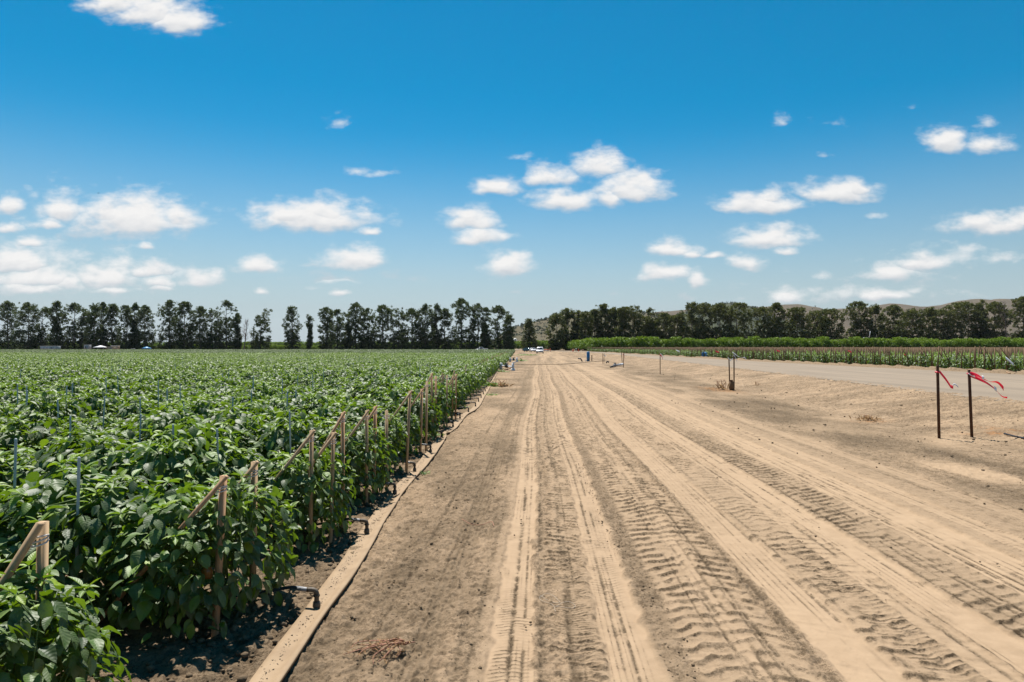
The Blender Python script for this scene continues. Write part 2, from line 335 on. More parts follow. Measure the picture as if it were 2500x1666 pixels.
def groundmat():
    m = bpy.data.materials.new('dry_soil'); m.use_nodes = True; nt = m.node_tree; N, L = nt.nodes, nt.links
    b = N['Principled BSDF']; b.inputs['Roughness'].default_value = .95; b.inputs['Specular IOR Level'].default_value = .1
    def att(n): a = N.new('ShaderNodeAttribute'); a.attribute_name = n; return a.outputs['Fac']
    def noise(sc, det=6, ro=.6, st=None, src=None):
        n = N.new('ShaderNodeTexNoise'); n.inputs['Scale'].default_value = sc; n.inputs['Detail'].default_value = det; n.inputs['Roughness'].default_value = ro
        v = tc.outputs['Object']
        if st: mp = N.new('ShaderNodeMapping'); mp.inputs['Scale'].default_value = st; L.new(v, mp.inputs[0]); v = mp.outputs[0]
        L.new(v, n.inputs['Vector']); return n.outputs[0]
    def mth(op, a, b_=None, c=None, clamp=False):
        n = N.new('ShaderNodeMath'); n.operation = op; n.use_clamp = clamp
        for i, v in enumerate((a, b_, c)):
            if v is None: continue
            if isinstance(v, (int, float)): n.inputs[i].default_value = v
            else: L.new(v, n.inputs[i])
        return n.outputs[0]
    def rng(v, a, b_, c=0., d=1.):
        n = N.new('ShaderNodeMapRange'); n.interpolation_type = 'SMOOTHSTEP'; L.new(v, n.inputs[0])
        for i, q in enumerate((a, b_, c, d)):
            if isinstance(q, (int, float)): n.inputs[i+1].default_value = q
            else: L.new(q, n.inputs[i+1])
        return n.outputs[0]
    def mix(f, a, b_):
        n = N.new('ShaderNodeMix'); n.data_type = 'RGBA'; L.new(f, n.inputs[0])
        for i, q in ((6, a), (7, b_)):
            if isinstance(q, tuple): n.inputs[i].default_value = (*q, 1)
            else: L.new(q, n.inputs[i])
        return n.outputs[2]
    tc = N.new('ShaderNodeTexCoord')
    dust, loose, rust = att('dust'), att('loose'), att('rust')
    big = noise(.9, 5); fine = noise(85, 6, .75); mid = noise(7, 6, .65)
    c = mix(dust, (.185,.134,.083), (.352,.249,.157))
    c = mix(rng(big, .35, .68), mix(dust, (.155,.111,.068), (.305,.215,.134)), c)
    c = mix(rng(mid, .3, .75), c, mix(dust, (.212,.155,.099), (.372,.265,.169)))
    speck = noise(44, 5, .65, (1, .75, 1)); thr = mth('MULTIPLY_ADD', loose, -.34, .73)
    sm = rng(speck, thr, mth('ADD', thr, .11))  # dark crumb specks, their small shadows painted into the colour
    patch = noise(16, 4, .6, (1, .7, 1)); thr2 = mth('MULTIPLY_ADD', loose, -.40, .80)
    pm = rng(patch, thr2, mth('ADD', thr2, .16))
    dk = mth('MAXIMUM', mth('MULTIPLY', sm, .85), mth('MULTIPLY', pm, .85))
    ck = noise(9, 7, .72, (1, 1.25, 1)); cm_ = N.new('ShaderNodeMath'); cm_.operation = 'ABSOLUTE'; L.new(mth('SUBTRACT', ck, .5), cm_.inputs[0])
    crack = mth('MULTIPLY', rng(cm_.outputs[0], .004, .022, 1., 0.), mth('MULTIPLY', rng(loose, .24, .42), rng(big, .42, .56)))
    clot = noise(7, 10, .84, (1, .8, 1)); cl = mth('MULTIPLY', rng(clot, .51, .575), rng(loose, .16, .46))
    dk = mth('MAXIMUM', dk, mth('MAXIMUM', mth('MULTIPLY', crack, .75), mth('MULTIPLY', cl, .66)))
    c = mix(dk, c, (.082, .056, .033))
    c = mix(mth('MULTIPLY', mth('MULTIPLY', rust, .75), rng(mid, .42, .6)), c, (.30, .135, .045))
    L.new(c, b.inputs['Base Color'])
    hb = mth('ADD', mth('MULTIPLY_ADD', clot, 1.6, mth('MULTIPLY', fine, .8)), mth('ADD', mth('MULTIPLY', speck, .7), mth('MULTIPLY', patch, 1.3)))
    bp = N.new('ShaderNodeBump'); bp.inputs['Distance'].default_value = .022; L.new(hb, bp.inputs['Height'])
    L.new(mth('MULTIPLY_ADD', loose, .95, .20, clamp=True), bp.inputs['Strength']); L.new(bp.outputs[0], b.inputs['Normal'])
    return m

M_ground = groundmat()
M_road = mat('worn_asphalt', (0.262,0.207,0.150), .9, col2=(0.190,0.152,0.112), scale=.9, bump=.3, bscale=40, spec=.15, stretch=(1.6,.09,1))
M_hose = mat('tan_hose_canvas', (0.336,0.240,0.148), .75, col2=(0.248,0.172,0.104), scale=5, bump=.12, bscale=160, spec=.2)
M_crumb = mat('soil_clod', (0.168,0.122,0.078), .95, .25, 14, .5, 60, .1)
M_wood = mat('weathered_wood', (0.506,0.314,0.176), .75, col2=(0.307,0.181,0.099), scale=9, bump=.3, bscale=30, stretch=(6,6,.6))
M_wood2 = mat('dark_wood', (.20,.125,.07), .8, col2=(.10,.06,.032), scale=9, bump=.3, bscale=30, stretch=(6,6,.6))
M_cane = mat('field_stake_wood', (0.527,0.374,0.220), .8, col2=(0.307,0.204,0.115), scale=3, stretch=(3,3,.3))
M_fstake = mat('brown_field_stake', (.22,.14,.075), .85, col2=(.10,.062,.034), scale=3, stretch=(3,3,.3))
M_rust = mat('rusty_steel', (.10,.042,.018), .8, col2=(.03,.014,.008), scale=14, bump=.3, bscale=60)
M_twine = mat('white_twine', (0.576,0.528,0.496), .8, .1)
M_cord = mat('dusty_cord', (0.440,0.368,0.288), .8, .1)
M_pole = mat('pale_fibre_pole', (0.400,0.448,0.464), .5, .12, 4)
M_black = mat('black_plastic', (.025,.026,.028), .4, .2, 10)
M_tube = mat('blue_black_tube', (.025,.045,.06), .35, .2, 10)
M_grey = mat('grey_plastic', (0.288,0.288,0.296), .5, .1, 10)
M_brown = mat('dusty_fitting', (.12,.095,.07), .6, .3, 20)
M_pvc = mat('white_pvc', (0.624,0.632,0.656), .4, .06, 5)
M_blue = mat('blue_paint', (.025,.16,.36), .35, col2=(.02,.11,.26), scale=5, spec=.5)
M_ltblue = mat('pale_blue_paint', (.10,.30,.55), .4, .15, 5)
M_red = mat('red_tape', (.72,.03,.075), .3, col2=(.55,.015,.035), scale=9, spec=.5)
M_tape = leafmat('red_tape_film', [(0,(.80,.035,.09)),(1,(.80,.035,.09))], .3, .6, .45, (.95,.10,.18))
M_white = mat('white_tape', (.8,.8,.82), .3, .06, 9, spec=.5)
M_carw = mat('white_car_paint', (.72,.73,.74), .25, .04, 2, spec=.5)
M_glass = mat('dark_glass', (.02,.03,.04), .08, .1, 2, spec=.6)
M_tyre = mat('tyre_rubber', (.02,.02,.02), .8, .2, 8)
M_rim = mat('wheel_metal', (.4,.4,.42), .35, .1, 8, metal=.8)
M_lamp = mat('lamp_glass', (.6,.6,.62), .15, .1, 5)
M_cone = mat('orange_plastic', (.80,.09,.03), .5, .1, 5)
M_canvas = mat('white_canvas', (0.640,0.632,0.640), .7, .05, 1)
M_bcanvas = mat('blue_canvas', (.05,.14,.42), .7, .1, 1)
M_tan = mat('tan_canvas', (0.416,0.336,0.256), .7, .1, 1)
M_shed = mat('pale_grey_panel', (0.400,0.408,0.416), .6, .1, 1)
M_bark = mat('pale_bark', (.16,.125,.095), .9, col2=(.08,.06,.045), scale=2, bump=.3, bscale=6)
M_dead = mat('dead_wood', (.20,.165,.14), .9, .2, 2)
M_stem = mat('green_stem', (.10,.16,.04), .6, .2, 8)
M_leaf = leafmat('pepper_leaf', [(0,(0.026,0.062,0.009)),(.45,(0.077,0.154,0.016)),(.72,(0.136,0.238,0.019)),(1,(0.264,0.378,0.019))], .52, .55, .32, (0.238,0.387,0.000), veins=True, objvar=.10, dusty=.36)
M_leafn = leafmat('pepper_leaf_far', [(0,(0.026,0.060,0.009)),(.45,(0.075,0.145,0.016)),(.72,(0.132,0.220,0.019)),(1,(0.246,0.352,0.019))], .52, .55, .30, (0.229,0.370,0.000), objvar=.12, dusty=.24)
M_leaff = leafmat('pale_crop_leaf', [(0,(0.022,0.047,0.012)),(.45,(0.051,0.096,0.022)),(1,(0.117,0.172,0.027))], .5, .5, .25, (0.151,0.247,0.027), objvar=.1)
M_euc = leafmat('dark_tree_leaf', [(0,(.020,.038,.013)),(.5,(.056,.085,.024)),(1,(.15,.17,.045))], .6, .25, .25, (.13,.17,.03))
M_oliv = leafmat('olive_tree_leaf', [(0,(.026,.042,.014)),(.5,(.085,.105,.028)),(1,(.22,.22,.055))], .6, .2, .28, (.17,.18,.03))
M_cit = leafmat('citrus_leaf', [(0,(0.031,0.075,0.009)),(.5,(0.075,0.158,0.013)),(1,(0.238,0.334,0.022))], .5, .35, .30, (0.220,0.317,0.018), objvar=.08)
M_weed = leafmat('weed_leaf', [(0,(.06,.14,.02)),(1,(.2,.30,.05))], .5, .3, .25, (.25,.4,.05))
M_dry = leafmat('dry_weed', [(0,(.10,.06,.03)),(.5,(.26,.15,.07)),(1,(.40,.26,.11))], .8, .2, .15, (.4,.25,.1))
M_drys = mat('reddish_dry_stem', (.40,.20,.13), .8, .25, 20)
M_scrub = leafmat('hill_scrub_leaf', [(0,(.03,.042,.025)),(1,(.075,.085,.04))], .8, .1, .1, (.1,.12,.03))
M_fruit = mat('pepper_fruit_skin', (.30,.12,.02), .25, .3, 10, spec=.6)
M_bird = mat('dark_feathers', (.03,.03,.03), .7, .2, 4)
M_roofw = mat('white_roof', (.7,.68,.66), .6, .08, .5)

# ---------------------------------------------------------------- ground
def tracks(x, y):
    """height and surface state (dust cover, loose dark crumbs with painted shade) of the dirt track"""
    n = x.shape; yg = np.linspace(0, 425, 17001)
    def fy(f, o, k, sd): return np.interp(y, yg, fbm(yg*f, yg*0+o, k, sd)).astype(np.float32)
    wob = .10*(fy(.11, 3, 3, 21)-.5)+.05*np.sin(y*.31)
    l = x-.03*y-wob*smooth(4, 16, y)
    h = np.zeros(n, np.float32); loose = np.full(n, .30, np.float32); dust = np.full(n, .75, np.float32)
    nb = fbm(x*1.3, y*.55, 4, 31); nf = fbm(x*9, y*7, 3, 41); nc = fbm(x*28, y*22, 3, 47); nl = fbm(x*5, y*.8, 3, 52)
    far_ = 1-smooth(70, 140, y)
    def band(a, b, e=.03):
        je = (nf-.5)*.09
        return smooth(a-e, a+e, l+je)*(1-smooth(b-e, b+e, l+je))
    # cloddy strip between hose and track
    w = 1-smooth(-.42, -.27, l+(nf-.5)*.1)
    dust = dust*(1-w)+w*np.clip(.50+1.5*(nb-.5)+.8*(nf-.5)+.5*(nc-.5), .02, .9); loose = loose*(1-w)+w*np.clip(.52-.6*(nb-.45), .32, .75)
    h += w*(.042*(nc-.5)+.035*(nf-.5)+.02*(nb-.5))
    # darker fine-tread strip
    w = band(-.76, -.54, .05)*far_; dust *= 1-.55*w; loose = loose*(1-.25*w)+.10*w
    h += w*(-.012+.004*np.sin(l*2*PI/.05))
    # driving surface general roughness to the right
    w = smooth(3.9, 5.6, l+(nb-.5)*1.6)
    dust = dust*(1-w)+w*np.clip(.50+2.2*(nb-.5)+.9*(nf-.5)+.5*(nc-.5), .0, 1); loose = loose*(1-w)+w*np.clip(.46-1.2*(nb-.5), .12, .7)
    h += w*(.035*(nf-.5)+.022*(nc-.5))
    # the trampled dark swale at the foot of the verge
    xr = road_near(y); sw = np.exp(-((x-(xr-5.3-.8*(nb-.5)))/1.25)**2)*smooth(9, 14, y)*smooth(6.5, 5, np.abs(x-8.5)*.6)
    dust *= 1-.6*np.clip(sw*1.1, 0, 1)*np.clip(.30+.9*nb+1.0*(nf-.3)+.5*(nc-.5), 0, 1); h -= .03*sw; loose += .25*np.clip(sw, 0, 1)*(nf-.3)
    def smoothtrk(a, b, lines=.034, st=1.):
        nonlocal h, loose, dust
        o = .05*(fy(.22, a*7, 2, 120)-.5); w = band(a+o, b+o, .018)*(.55+.45*far_)*st*np.clip(.55+1.2*smooth(.22, .5, nb), 0, 1)
        ln = .5+.5*np.sin((l-a)*2*PI/lines+.8*(nl-.5))
        nln = smooth(.72, .95, ln)*smooth(.35, .6, nl)
        h = h*(1-.9*w)-w*(.016-.0012*ln*smooth(.4, .62, nl))+.006*(np.exp(-((l-b-o-.02)/.022)**2)+.7*np.exp(-((l-a-o+.02)/.02)**2))*far_*nc*1.5*st
        loose = loose*(1-w)+w*(.06+.42*nln*far_+.2*smooth(.58, .75, nf)); dust = dust*(1-w)+w*1.0
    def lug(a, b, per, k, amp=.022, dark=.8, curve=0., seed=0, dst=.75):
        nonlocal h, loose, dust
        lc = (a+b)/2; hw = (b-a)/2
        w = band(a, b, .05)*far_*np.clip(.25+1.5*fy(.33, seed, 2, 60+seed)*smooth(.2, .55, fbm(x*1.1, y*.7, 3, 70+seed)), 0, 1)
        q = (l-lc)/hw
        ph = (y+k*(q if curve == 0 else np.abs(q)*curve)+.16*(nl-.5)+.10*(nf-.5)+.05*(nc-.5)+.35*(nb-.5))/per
        r = ph-np.floor(ph); rid = np.exp(-((r-.5)/.17)**2); lug_shade = smooth(.12, .3, r)*(1-smooth(.42, .56, r))  # painted shade and dark crumbs along each lug ridge
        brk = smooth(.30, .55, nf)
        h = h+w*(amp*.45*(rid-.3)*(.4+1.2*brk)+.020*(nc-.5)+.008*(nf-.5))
        loose = loose*(1-w*.7)+w*.7*(.26+dark*.8*lug_shade*brk); dust = dust*(1-w)+w*(dst-.42*lug_shade*brk)
    def grit(a, b, lo=.62, du=.45):
        nonlocal h, loose, dust
        w = band(a, b, .03)*(.35+.65*far_)*np.clip(.35+1.3*nb, 0, 1)
        loose = loose*(1-w)+w*lo; dust = dust*(1-w)+w*du; h = h+w*(.032*(nc-.5)+.02*(nf-.5))
    grit(-.06, .12, .46, .72)
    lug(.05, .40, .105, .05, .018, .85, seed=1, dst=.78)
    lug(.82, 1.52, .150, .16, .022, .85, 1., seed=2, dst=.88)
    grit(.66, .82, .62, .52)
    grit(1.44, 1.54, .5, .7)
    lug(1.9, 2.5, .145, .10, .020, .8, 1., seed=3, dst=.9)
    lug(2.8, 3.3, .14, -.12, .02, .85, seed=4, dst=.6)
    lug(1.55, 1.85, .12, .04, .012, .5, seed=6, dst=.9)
    smoothtrk(-.27, -.03); smoothtrk(.38, .65); smoothtrk(2.52, 2.80, .045); smoothtrk(3.32, 3.85, .075)
    def lines(a, b, n_, seed, dk=.6):
        nonlocal h, loose, dust
        rr_ = np.random.default_rng(seed)
        for q in range(n_):
            p_ = rr_.uniform(a, b); wd = rr_.uniform(.006, .017); o = .05*(fy(.2, q+seed, 2, 130)-.5)
            g = np.exp(-((l+.006*(nf-.5)-p_-o)/wd)**2)*far_*smooth(.30, .62, fy(2.2, q*3.3, 3, 140+seed))*smooth(.25, .5, nc)
            loose = loose+dk*g*(1-loose); dust = dust*(1-.8*g); h = h-.007*g
    def fine(a, b, per, seed, dst=.7, amp=.006):
        nonlocal h, loose, dust
        o = .08*(fy(.2, seed, 2, 150)-.5); w = band(a+o, b+o, .03)*far_*smooth(.35, .6, fy(.28, seed*2, 2, 160+seed))
        ph = (y+.05*(nf-.5)+.3*np.abs(l-(a+b)/2)*(1 if seed % 2 else -1)+.05*(nl-.5))/per; r = ph-np.floor(ph); d = smooth(.2,.4,r)*(1-smooth(.5,.7,r))*smooth(.3,.5,nf)
        h = h+w*(amp*np.exp(-((r-.5)/.2)**2)); loose = loose*(1-w*.5)+w*.5*(.25+.85*d); dust = dust*(1-w)+w*(dst-.5*d)
    fine(-.24, -.05, .042, 1, .95, .003); fine(.40, .62, .05, 2, .95, .003); fine(1.60, 1.86, .05, 3, .9); fine(2.0, 2.3, .06, 4, .8); fine(4.0, 4.3, .06, 5, .8); fine(.1, .35, .035, 6, .8)
    smoothtrk(1.55, 1.90, .05, .85); smoothtrk(4.05, 4.30, .06, .7); smoothtrk(4.75, 5.0, .06, .5); smoothtrk(1.08, 1.22, .06, .45); smoothtrk(2.3, 2.5, .05, .6)
    lines(-.30, .70, 12, 1); lines(.8, 2.0, 12, 2, .45); lines(2.4, 3.9, 20, 3, .6); lines(3.9, 5.6, 10, 4, .45); lines(-1.0, -.3, 8, 5, .4)
    # cross tracks further on
    for yc, a in ((41.5, .3), (46, -.15), (57, .1)):
        w = np.exp(-((y-yc-a*(x-2))/.35)**2)*smooth(-.2, .6, l)*(1-smooth(4, 6, l)); dust = dust*(1-w)+w; loose *= 1-.8*w
    # far part: soft dark and pale streaks
    f = smooth(45, 80, y); st = fbm(l*1.4, y*.05, 4, 91)
    dust = dust*(1-f)+f*np.clip(.62+1.9*(st-.5), .15, 1)
    return h, loose, dust
def build_ground():
    ys = list(np.linspace(-60, 1.2, 16)); y = 1.5
    while y < 6000: ys.append(y); y += min(.0042+.00026*y*y, 260)
    ys = np.array(ys); nm = 1080
    cols = []
    for yv in ys:
        e = abs(yv) if yv < 0 else yv
        xl = np.linspace(-(1.0*e+10), -2.0, 60)[:-1]; xm = -2.0+np.linspace(0, 1, nm)**1.12*(.80*e+3.2); xr_ = np.linspace(xm[-1], 1.7*e+40, 40)[1:]
        cols.append(np.concatenate([xl, xm, xr_]))
    X = np.array(cols); Y = np.repeat(ys[:,None], X.shape[1], 1); shp = X.shape
    x = X.ravel(); yv = Y.ravel()
    z = gz(x, yv).astype(np.float32); loose = np.full(x.shape, .3, np.float32); dust = np.full(x.shape, .6, np.float32); rust = np.zeros(x.shape, np.float32)
    xr = road_near(yv); xf = road_far(yv)
    tr = (yv > 1.2) & (yv < 420) & (x > -3.2) & (x < xf+1)
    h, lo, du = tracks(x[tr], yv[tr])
    verge = smooth(-4.6, -3.4, x[tr]-xr[tr])
    nz = fbm(x[tr]*1.2, yv[tr]*1.2, 4, 101); nz2 = fbm(x[tr]*.8, yv[tr]*3.2, 4, 103); nz3 = fbm(x[tr]*8, yv[tr]*8, 3, 107)
    nz4 = fbm(x[tr]*22, yv[tr]*26, 2, 109)
    lo = lo*(1-verge)+verge*np.clip(.46+1.0*(nz2-.5)+.5*(nz3-.5), .2, .72); du = du*(1-verge)+verge*np.clip(.66+1.3*(nz-.5)+1.1*(nz3-.5)+.6*(nz4-.5), .1, 1)
    h = h*(1-verge)+verge*(.03*(nz2-.5)+.05*(nz3-.5)+.035*(nz4-.5))
    # soil lapping over the tarmac's ragged edge
    onroad = smooth(-.15, .25, x[tr]-xr[tr]); h = h*(1-onroad)+onroad*(-.05)
    # row-end strip by the plants: coarse clods
    rs = 1-smooth(-1.5, -1.15, x[tr]); h += rs*(.06*(nz3-.5)); lo = lo*(1-rs)+rs*np.clip(.5+.4*(nz-.5), .3, .7); du = du*(1-rs)+rs*.22
    z[tr] += h*(1-smooth(100, 220, yv[tr])); loose[tr] = lo; dust[tr] = du
    rf = x > xf; dust[rf] = .35; loose[rf] = .45
    lf = x < -3.2; dust[lf] = .2; loose[lf] = .5
    for px, py, a, b in ((1740,948,26,5),(1770,952,22,6),(2395,1043,14,4),(2455,1048,16,5),(2425,1057,22,5),(2345,1057,10,5),(2120,1028,40,3)):
        p = PG(px, py); sxx = a/FPX*p.y; syy = b*p.y*p.y/(FPX*CAMZ)
        rust += np.exp(-((x-p.x)/sxx)**2-((yv-p.y)/syy)**2).astype(np.float32)*.9
    i = np.arange(shp[0]-1)[:,None]*shp[1]; j = np.arange(shp[1]-1)[None]
    F = np.stack([i+j, i+j+1, i+shp[1]+j+1, i+shp[1]+j], -1).reshape(-1,4)
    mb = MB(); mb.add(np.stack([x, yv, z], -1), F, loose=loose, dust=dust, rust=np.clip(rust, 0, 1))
    tag(mb.obj('ground', M_ground, smooth_=True), kind='structure')
build_ground()

def build_road():
    ys = np.concatenate([np.linspace(-40, 60, 80), np.linspace(63, 600, 80)]); n = 14; V = []
    for yv in ys:
        a, b = road_near(yv), road_far(yv)
        for t in np.linspace(0, 1, n):
            xx = a-.5+(b-a+.5)*t; z = .4*(1-.6*float(smooth(210, 320, np.array(yv))))+.012+.05*math.sin(PI*t)*(1 if t > 0 else 0)
            V.append((xx, yv, z-.03*(t == 0)))
    F = np.array([[i*n+j, i*n+j+1, (i+1)*n+j+1, (i+1)*n+j] for i in range(len(ys)-1) for j in range(n-1)])
    mb = MB(); mb.add(V, F); tag(mb.obj('paved_road', M_road, smooth_=True), kind='structure')
build_road()

# soil clods: nobody could count them
def clods():
    rg = np.random.default_rng(5); mb = MB()
    base = np.array([[0,0,1],[.89,0,.45],[.28,.85,.45],[-.72,.53,.45],[-.72,-.53,.45],[.28,-.85,.45],[.72,.53,-.45],[-.28,.85,-.45],[-.89,0,-.45],[-.28,-.85,-.45],[.72,-.53,-.45],[0,0,-1]])
    tri = np.array([[0,1,2],[0,2,3],[0,3,4],[0,4,5],[0,5,1],[1,6,2],[2,7,3],[3,8,4],[4,9,5],[5,10,1],[2,6,7],[3,7,8],[4,8,9],[5,9,10],[1,10,6],[6,11,7],[7,11,8],[8,11,9],[9,11,10],[10,11,6]])
    def put(n, fx, smin, smax, pw=3):
        for _ in range(n):
            x, y = fx(); s = smin+(smax-smin)*rg.random()**pw
            V = base*(.7+.6*rg.random((12,1)))*s*np.array([1,1,.7]); a = rg.random()*6.3
            V = V@np.array([[math.cos(a),-math.sin(a),0],[math.sin(a),math.cos(a),0],[0,0,1]])
            mb.add(V+np.array([x, y, gzf(x, y)+s*.05]), tri)
    put(2600, lambda: (-1.40-.9*rg.random()**1.2, 2.3+13*rg.random()**1.6), .005, .032, 4)
    put(500, lambda: (-1.1+1.0*rg.random(), 3.0+9*rg.random()**1.6), .004, .014)
    put(350, lambda: (.78+.2*rg.random(), 3.0+7*rg.random()**1.4), .003, .011)
    put(220, lambda: (4.3+4.5*rg.random(), 6+16*rg.random()), .006, .028)
    put(140, lambda: (8.+4*rg.random(), 11+40*rg.random()), .012, .045)
    put(120, lambda: (-.1+4*rg.random(), 3+6*rg.random()), .004, .012)
    tag(mb.obj('soil_clods', M_crumb), kind='stuff')
clods()

# ---------------------------------------------------------------- leaves and plants
WT = np.array([.0,.12,.3,.5,.72,.9,1.0]); WW = np.array([.10,.55,.93,1.0,.72,.32,.02])
def leaves(mb, Pp, D, Nn, Ln, Wd, droop, fold, tint, ns=5, tsel=None, rip=.0, rg=None):
    T = WT if tsel is None else WT[tsel]; w = WW if tsel is None else WW[tsel]
    D = D/np.linalg.norm(D, axis=1)[:,None]; B = np.cross(Nn, D); B /= np.linalg.norm(B, axis=1)[:,None]+1e-9; Nn = np.cross(D, B)
    s = np.linspace(-1, 1, ns); n, m = len(Pp), len(T)
    lat = s[None,None,:]*w[None,:,None]*(Wd/2)[:,None,None]
    zz = fold[:,None,None]*np.abs(lat)-droop[:,None,None]*(T**2)[None,:,None]*Ln[:,None,None]
    if rip: zz = zz+rip*(rg.random((n,m,ns))-.5)*Wd[:,None,None]
    V = Pp[:,None,None]+D[:,None,None]*(T[None,:,None,None]*Ln[:,None,None,None])+B[:,None,None]*lat[...,None]+Nn[:,None,None]*zz[...,None]
    q = np.array([[i*ns+j, i*ns+j+1, (i+1)*ns+j+1, (i+1)*ns+j] for i in range(m-1) for j in range(ns-1)])
    F = (np.arange(n)[:,None,None]*(m*ns)+q[None]).reshape(-1,4)
    mb.add(V.reshape(-1,3), F, tint=np.repeat(tint, m*ns), lt=np.tile(np.repeat(T, ns), n), ls=np.tile(np.tile(s, m), n))
def unit(v): return v/(np.linalg.norm(v, axis=-1, keepdims=True)+1e-9)

def pepper_meshes(seed, half=(.30,.50,.36), zc=.40, nl=230, size=(.085,.145), ns=5, tsel=None, lowface=True):
    """foliage and stem of one plant: drooping leaves in a shell, pale rosettes on the shoots"""
    rg = np.random.default_rng(seed); mb = MB(); st = MB(); hx, hy, hz = half
    # stems
    tips = []
    for k in range(9):
        a = rg.random()*2*PI; el = rg.uniform(.25, 1.2); t = np.array([math.cos(a)*math.cos(el)*hx, math.sin(a)*math.cos(el)*hy, zc+math.sin(el)*hz*.9]); tips.append(t)
        mid = np.array([t[0]*.35, t[1]*.35, zc*.75+rg.uniform(-.05,.05)])
        st.add(*tube(spline([(0,0,0), (t[0]*.08, t[1]*.08, .16), mid, t], 3), np.linspace(.008,.003,10), 5))
    # leaves
    zf = np.where(rg.random(nl) < (.36 if lowface else .2), -rg.random(nl)*.88, rg.random(nl)**.8); ph = rg.random(nl)*2*PI
    hr = np.where(zf > 0, np.sqrt(1-zf**2), 1-.30*zf**2); u = np.stack([np.cos(ph)*hr, np.sin(ph)*hr, zf], -1)
    r = rg.uniform(.58, 1.03, nl)**.7; bump = 1+.13*np.sin(u[:,0]*5+seed)*np.cos(u[:,1]*6+seed*2)
    Pp = u*np.array([hx,hy,hz])*(r*bump)[:,None]; Pp[:,2] += zc; Pp[:,2] = np.maximum(Pp[:,2], .07)
    az = np.arctan2(u[:,1]/hy*1.2, u[:,0]/hx)+rg.normal(0, .8, nl)
    low = np.clip((.55-Pp[:,2])/.4, 0, 1)
    pit = -rg.uniform(.05, .75, nl)-.75*low*rg.random(nl)+rg.normal(0, .22, nl)
    D = np.stack([np.cos(az)*np.cos(pit), np.sin(az)*np.cos(pit), np.sin(pit)], -1)
    up = unit(np.stack([rg.normal(0,.28,nl), rg.normal(0,.28,nl), np.ones(nl)], -1)+.25*u)
    Ln = rg.uniform(*size, nl)*(.8+.2*rg.random(nl)); Wd = Ln*rg.uniform(.56,.72,nl)
    tint = np.where(rg.random(nl) < .012, 1., np.clip(rg.normal(.30,.2,nl), 0, .75))
    leaves(mb, Pp-D*Ln[:,None]*.45, D, up, Ln, Wd, rg.uniform(.05,.38,nl), rg.uniform(.05,.5,nl), tint, ns, tsel, .10 if ns > 3 else 0, rg)
    # petioles of the outer leaves
    # shoot rosettes
    nr = 12
    for k in range(nr):
        a = rg.random()*2*PI; rr = rg.random()**.5; c = np.array([math.cos(a)*rr*hx*.95, math.sin(a)*rr*hy*.95, 0]); c[2] = zc+hz*math.sqrt(max(0.05, 1-rr*rr*.85))+rg.uniform(-.01,.06)
        st.add(*tube([min(tips, key=lambda q: np.linalg.norm(q-c)), c], [.004,.003], 4)) if ns > 3 else None
        m = 7; az = np.arange(m)*2.4+rg.random()*6; pit = rg.uniform(-.35, .75, m)
        D = np.stack([np.cos(az)*np.cos(pit), np.sin(az)*np.cos(pit), np.sin(pit)], -1); L_ = rg.uniform(.045,.10,m)
        leaves(mb, np.repeat(c[None], m, 0)+D*.008, D, np.tile([[0,0,1.]], (m,1))+rg.normal(0,.15,(m,3)), L_, L_*rg.uniform(.42,.52,m), rg.uniform(.1,.35,m), rg.uniform(.2,.6,m), np.clip(.72+rg.normal(0,.14,m), .4, 1), ns, tsel)
    return mb, st

ROW0, DR = 2.70, 1.65
rnd = random.Random(7)
NV = 7
protos = []; pep_fol = []
for v in range(NV):
    mbf, mbs = pepper_meshes(100+v, half=(.36+.02*(v%3), .66+.03*(v%2), .40+.02*(v%3)), zc=.42, nl=700, size=(.074,.132))
    pep_fol.append((mbf.mesh('pepper_foliage', M_leaf, True), mbs.mesh('pepper_stem', M_stem, True)))
fruit_mesh = MB().add(*lathe([(.004,0),(.026,-.008),(.034,-.03),(.032,-.06),(.022,-.085),(.006,-.092)], 12)).mesh('pepper', M_fruit, True)
def pepper(v, loc, rz, sc, label, group='pepper plants in the near rows', fruit=False):
    t = thing('pepper_plant', label, 'pepper plant', loc, rz, group); t.scale = (sc, sc, sc*rnd.uniform(.86,1.12))
    for nm, me in zip(('foliage', 'stem'), pep_fol[v]):
        o = bpy.data.objects.new(nm, me); C.objects.link(o); o.parent = t
    if fruit:
        o = bpy.data.objects.new('fruit', fruit_mesh); C.objects.link(o); o.parent = t; o.location = fruit; o['label'] = 'orange-brown ripening pepper'
    return t
fill_pts = []
PLX, ROWEND = .36, -1.79
count = 0
ORD = ['nearest','second','third','fourth','fifth','sixth','seventh','eighth','ninth','tenth','eleventh','twelfth','thirteenth','fourteenth','fifteenth']
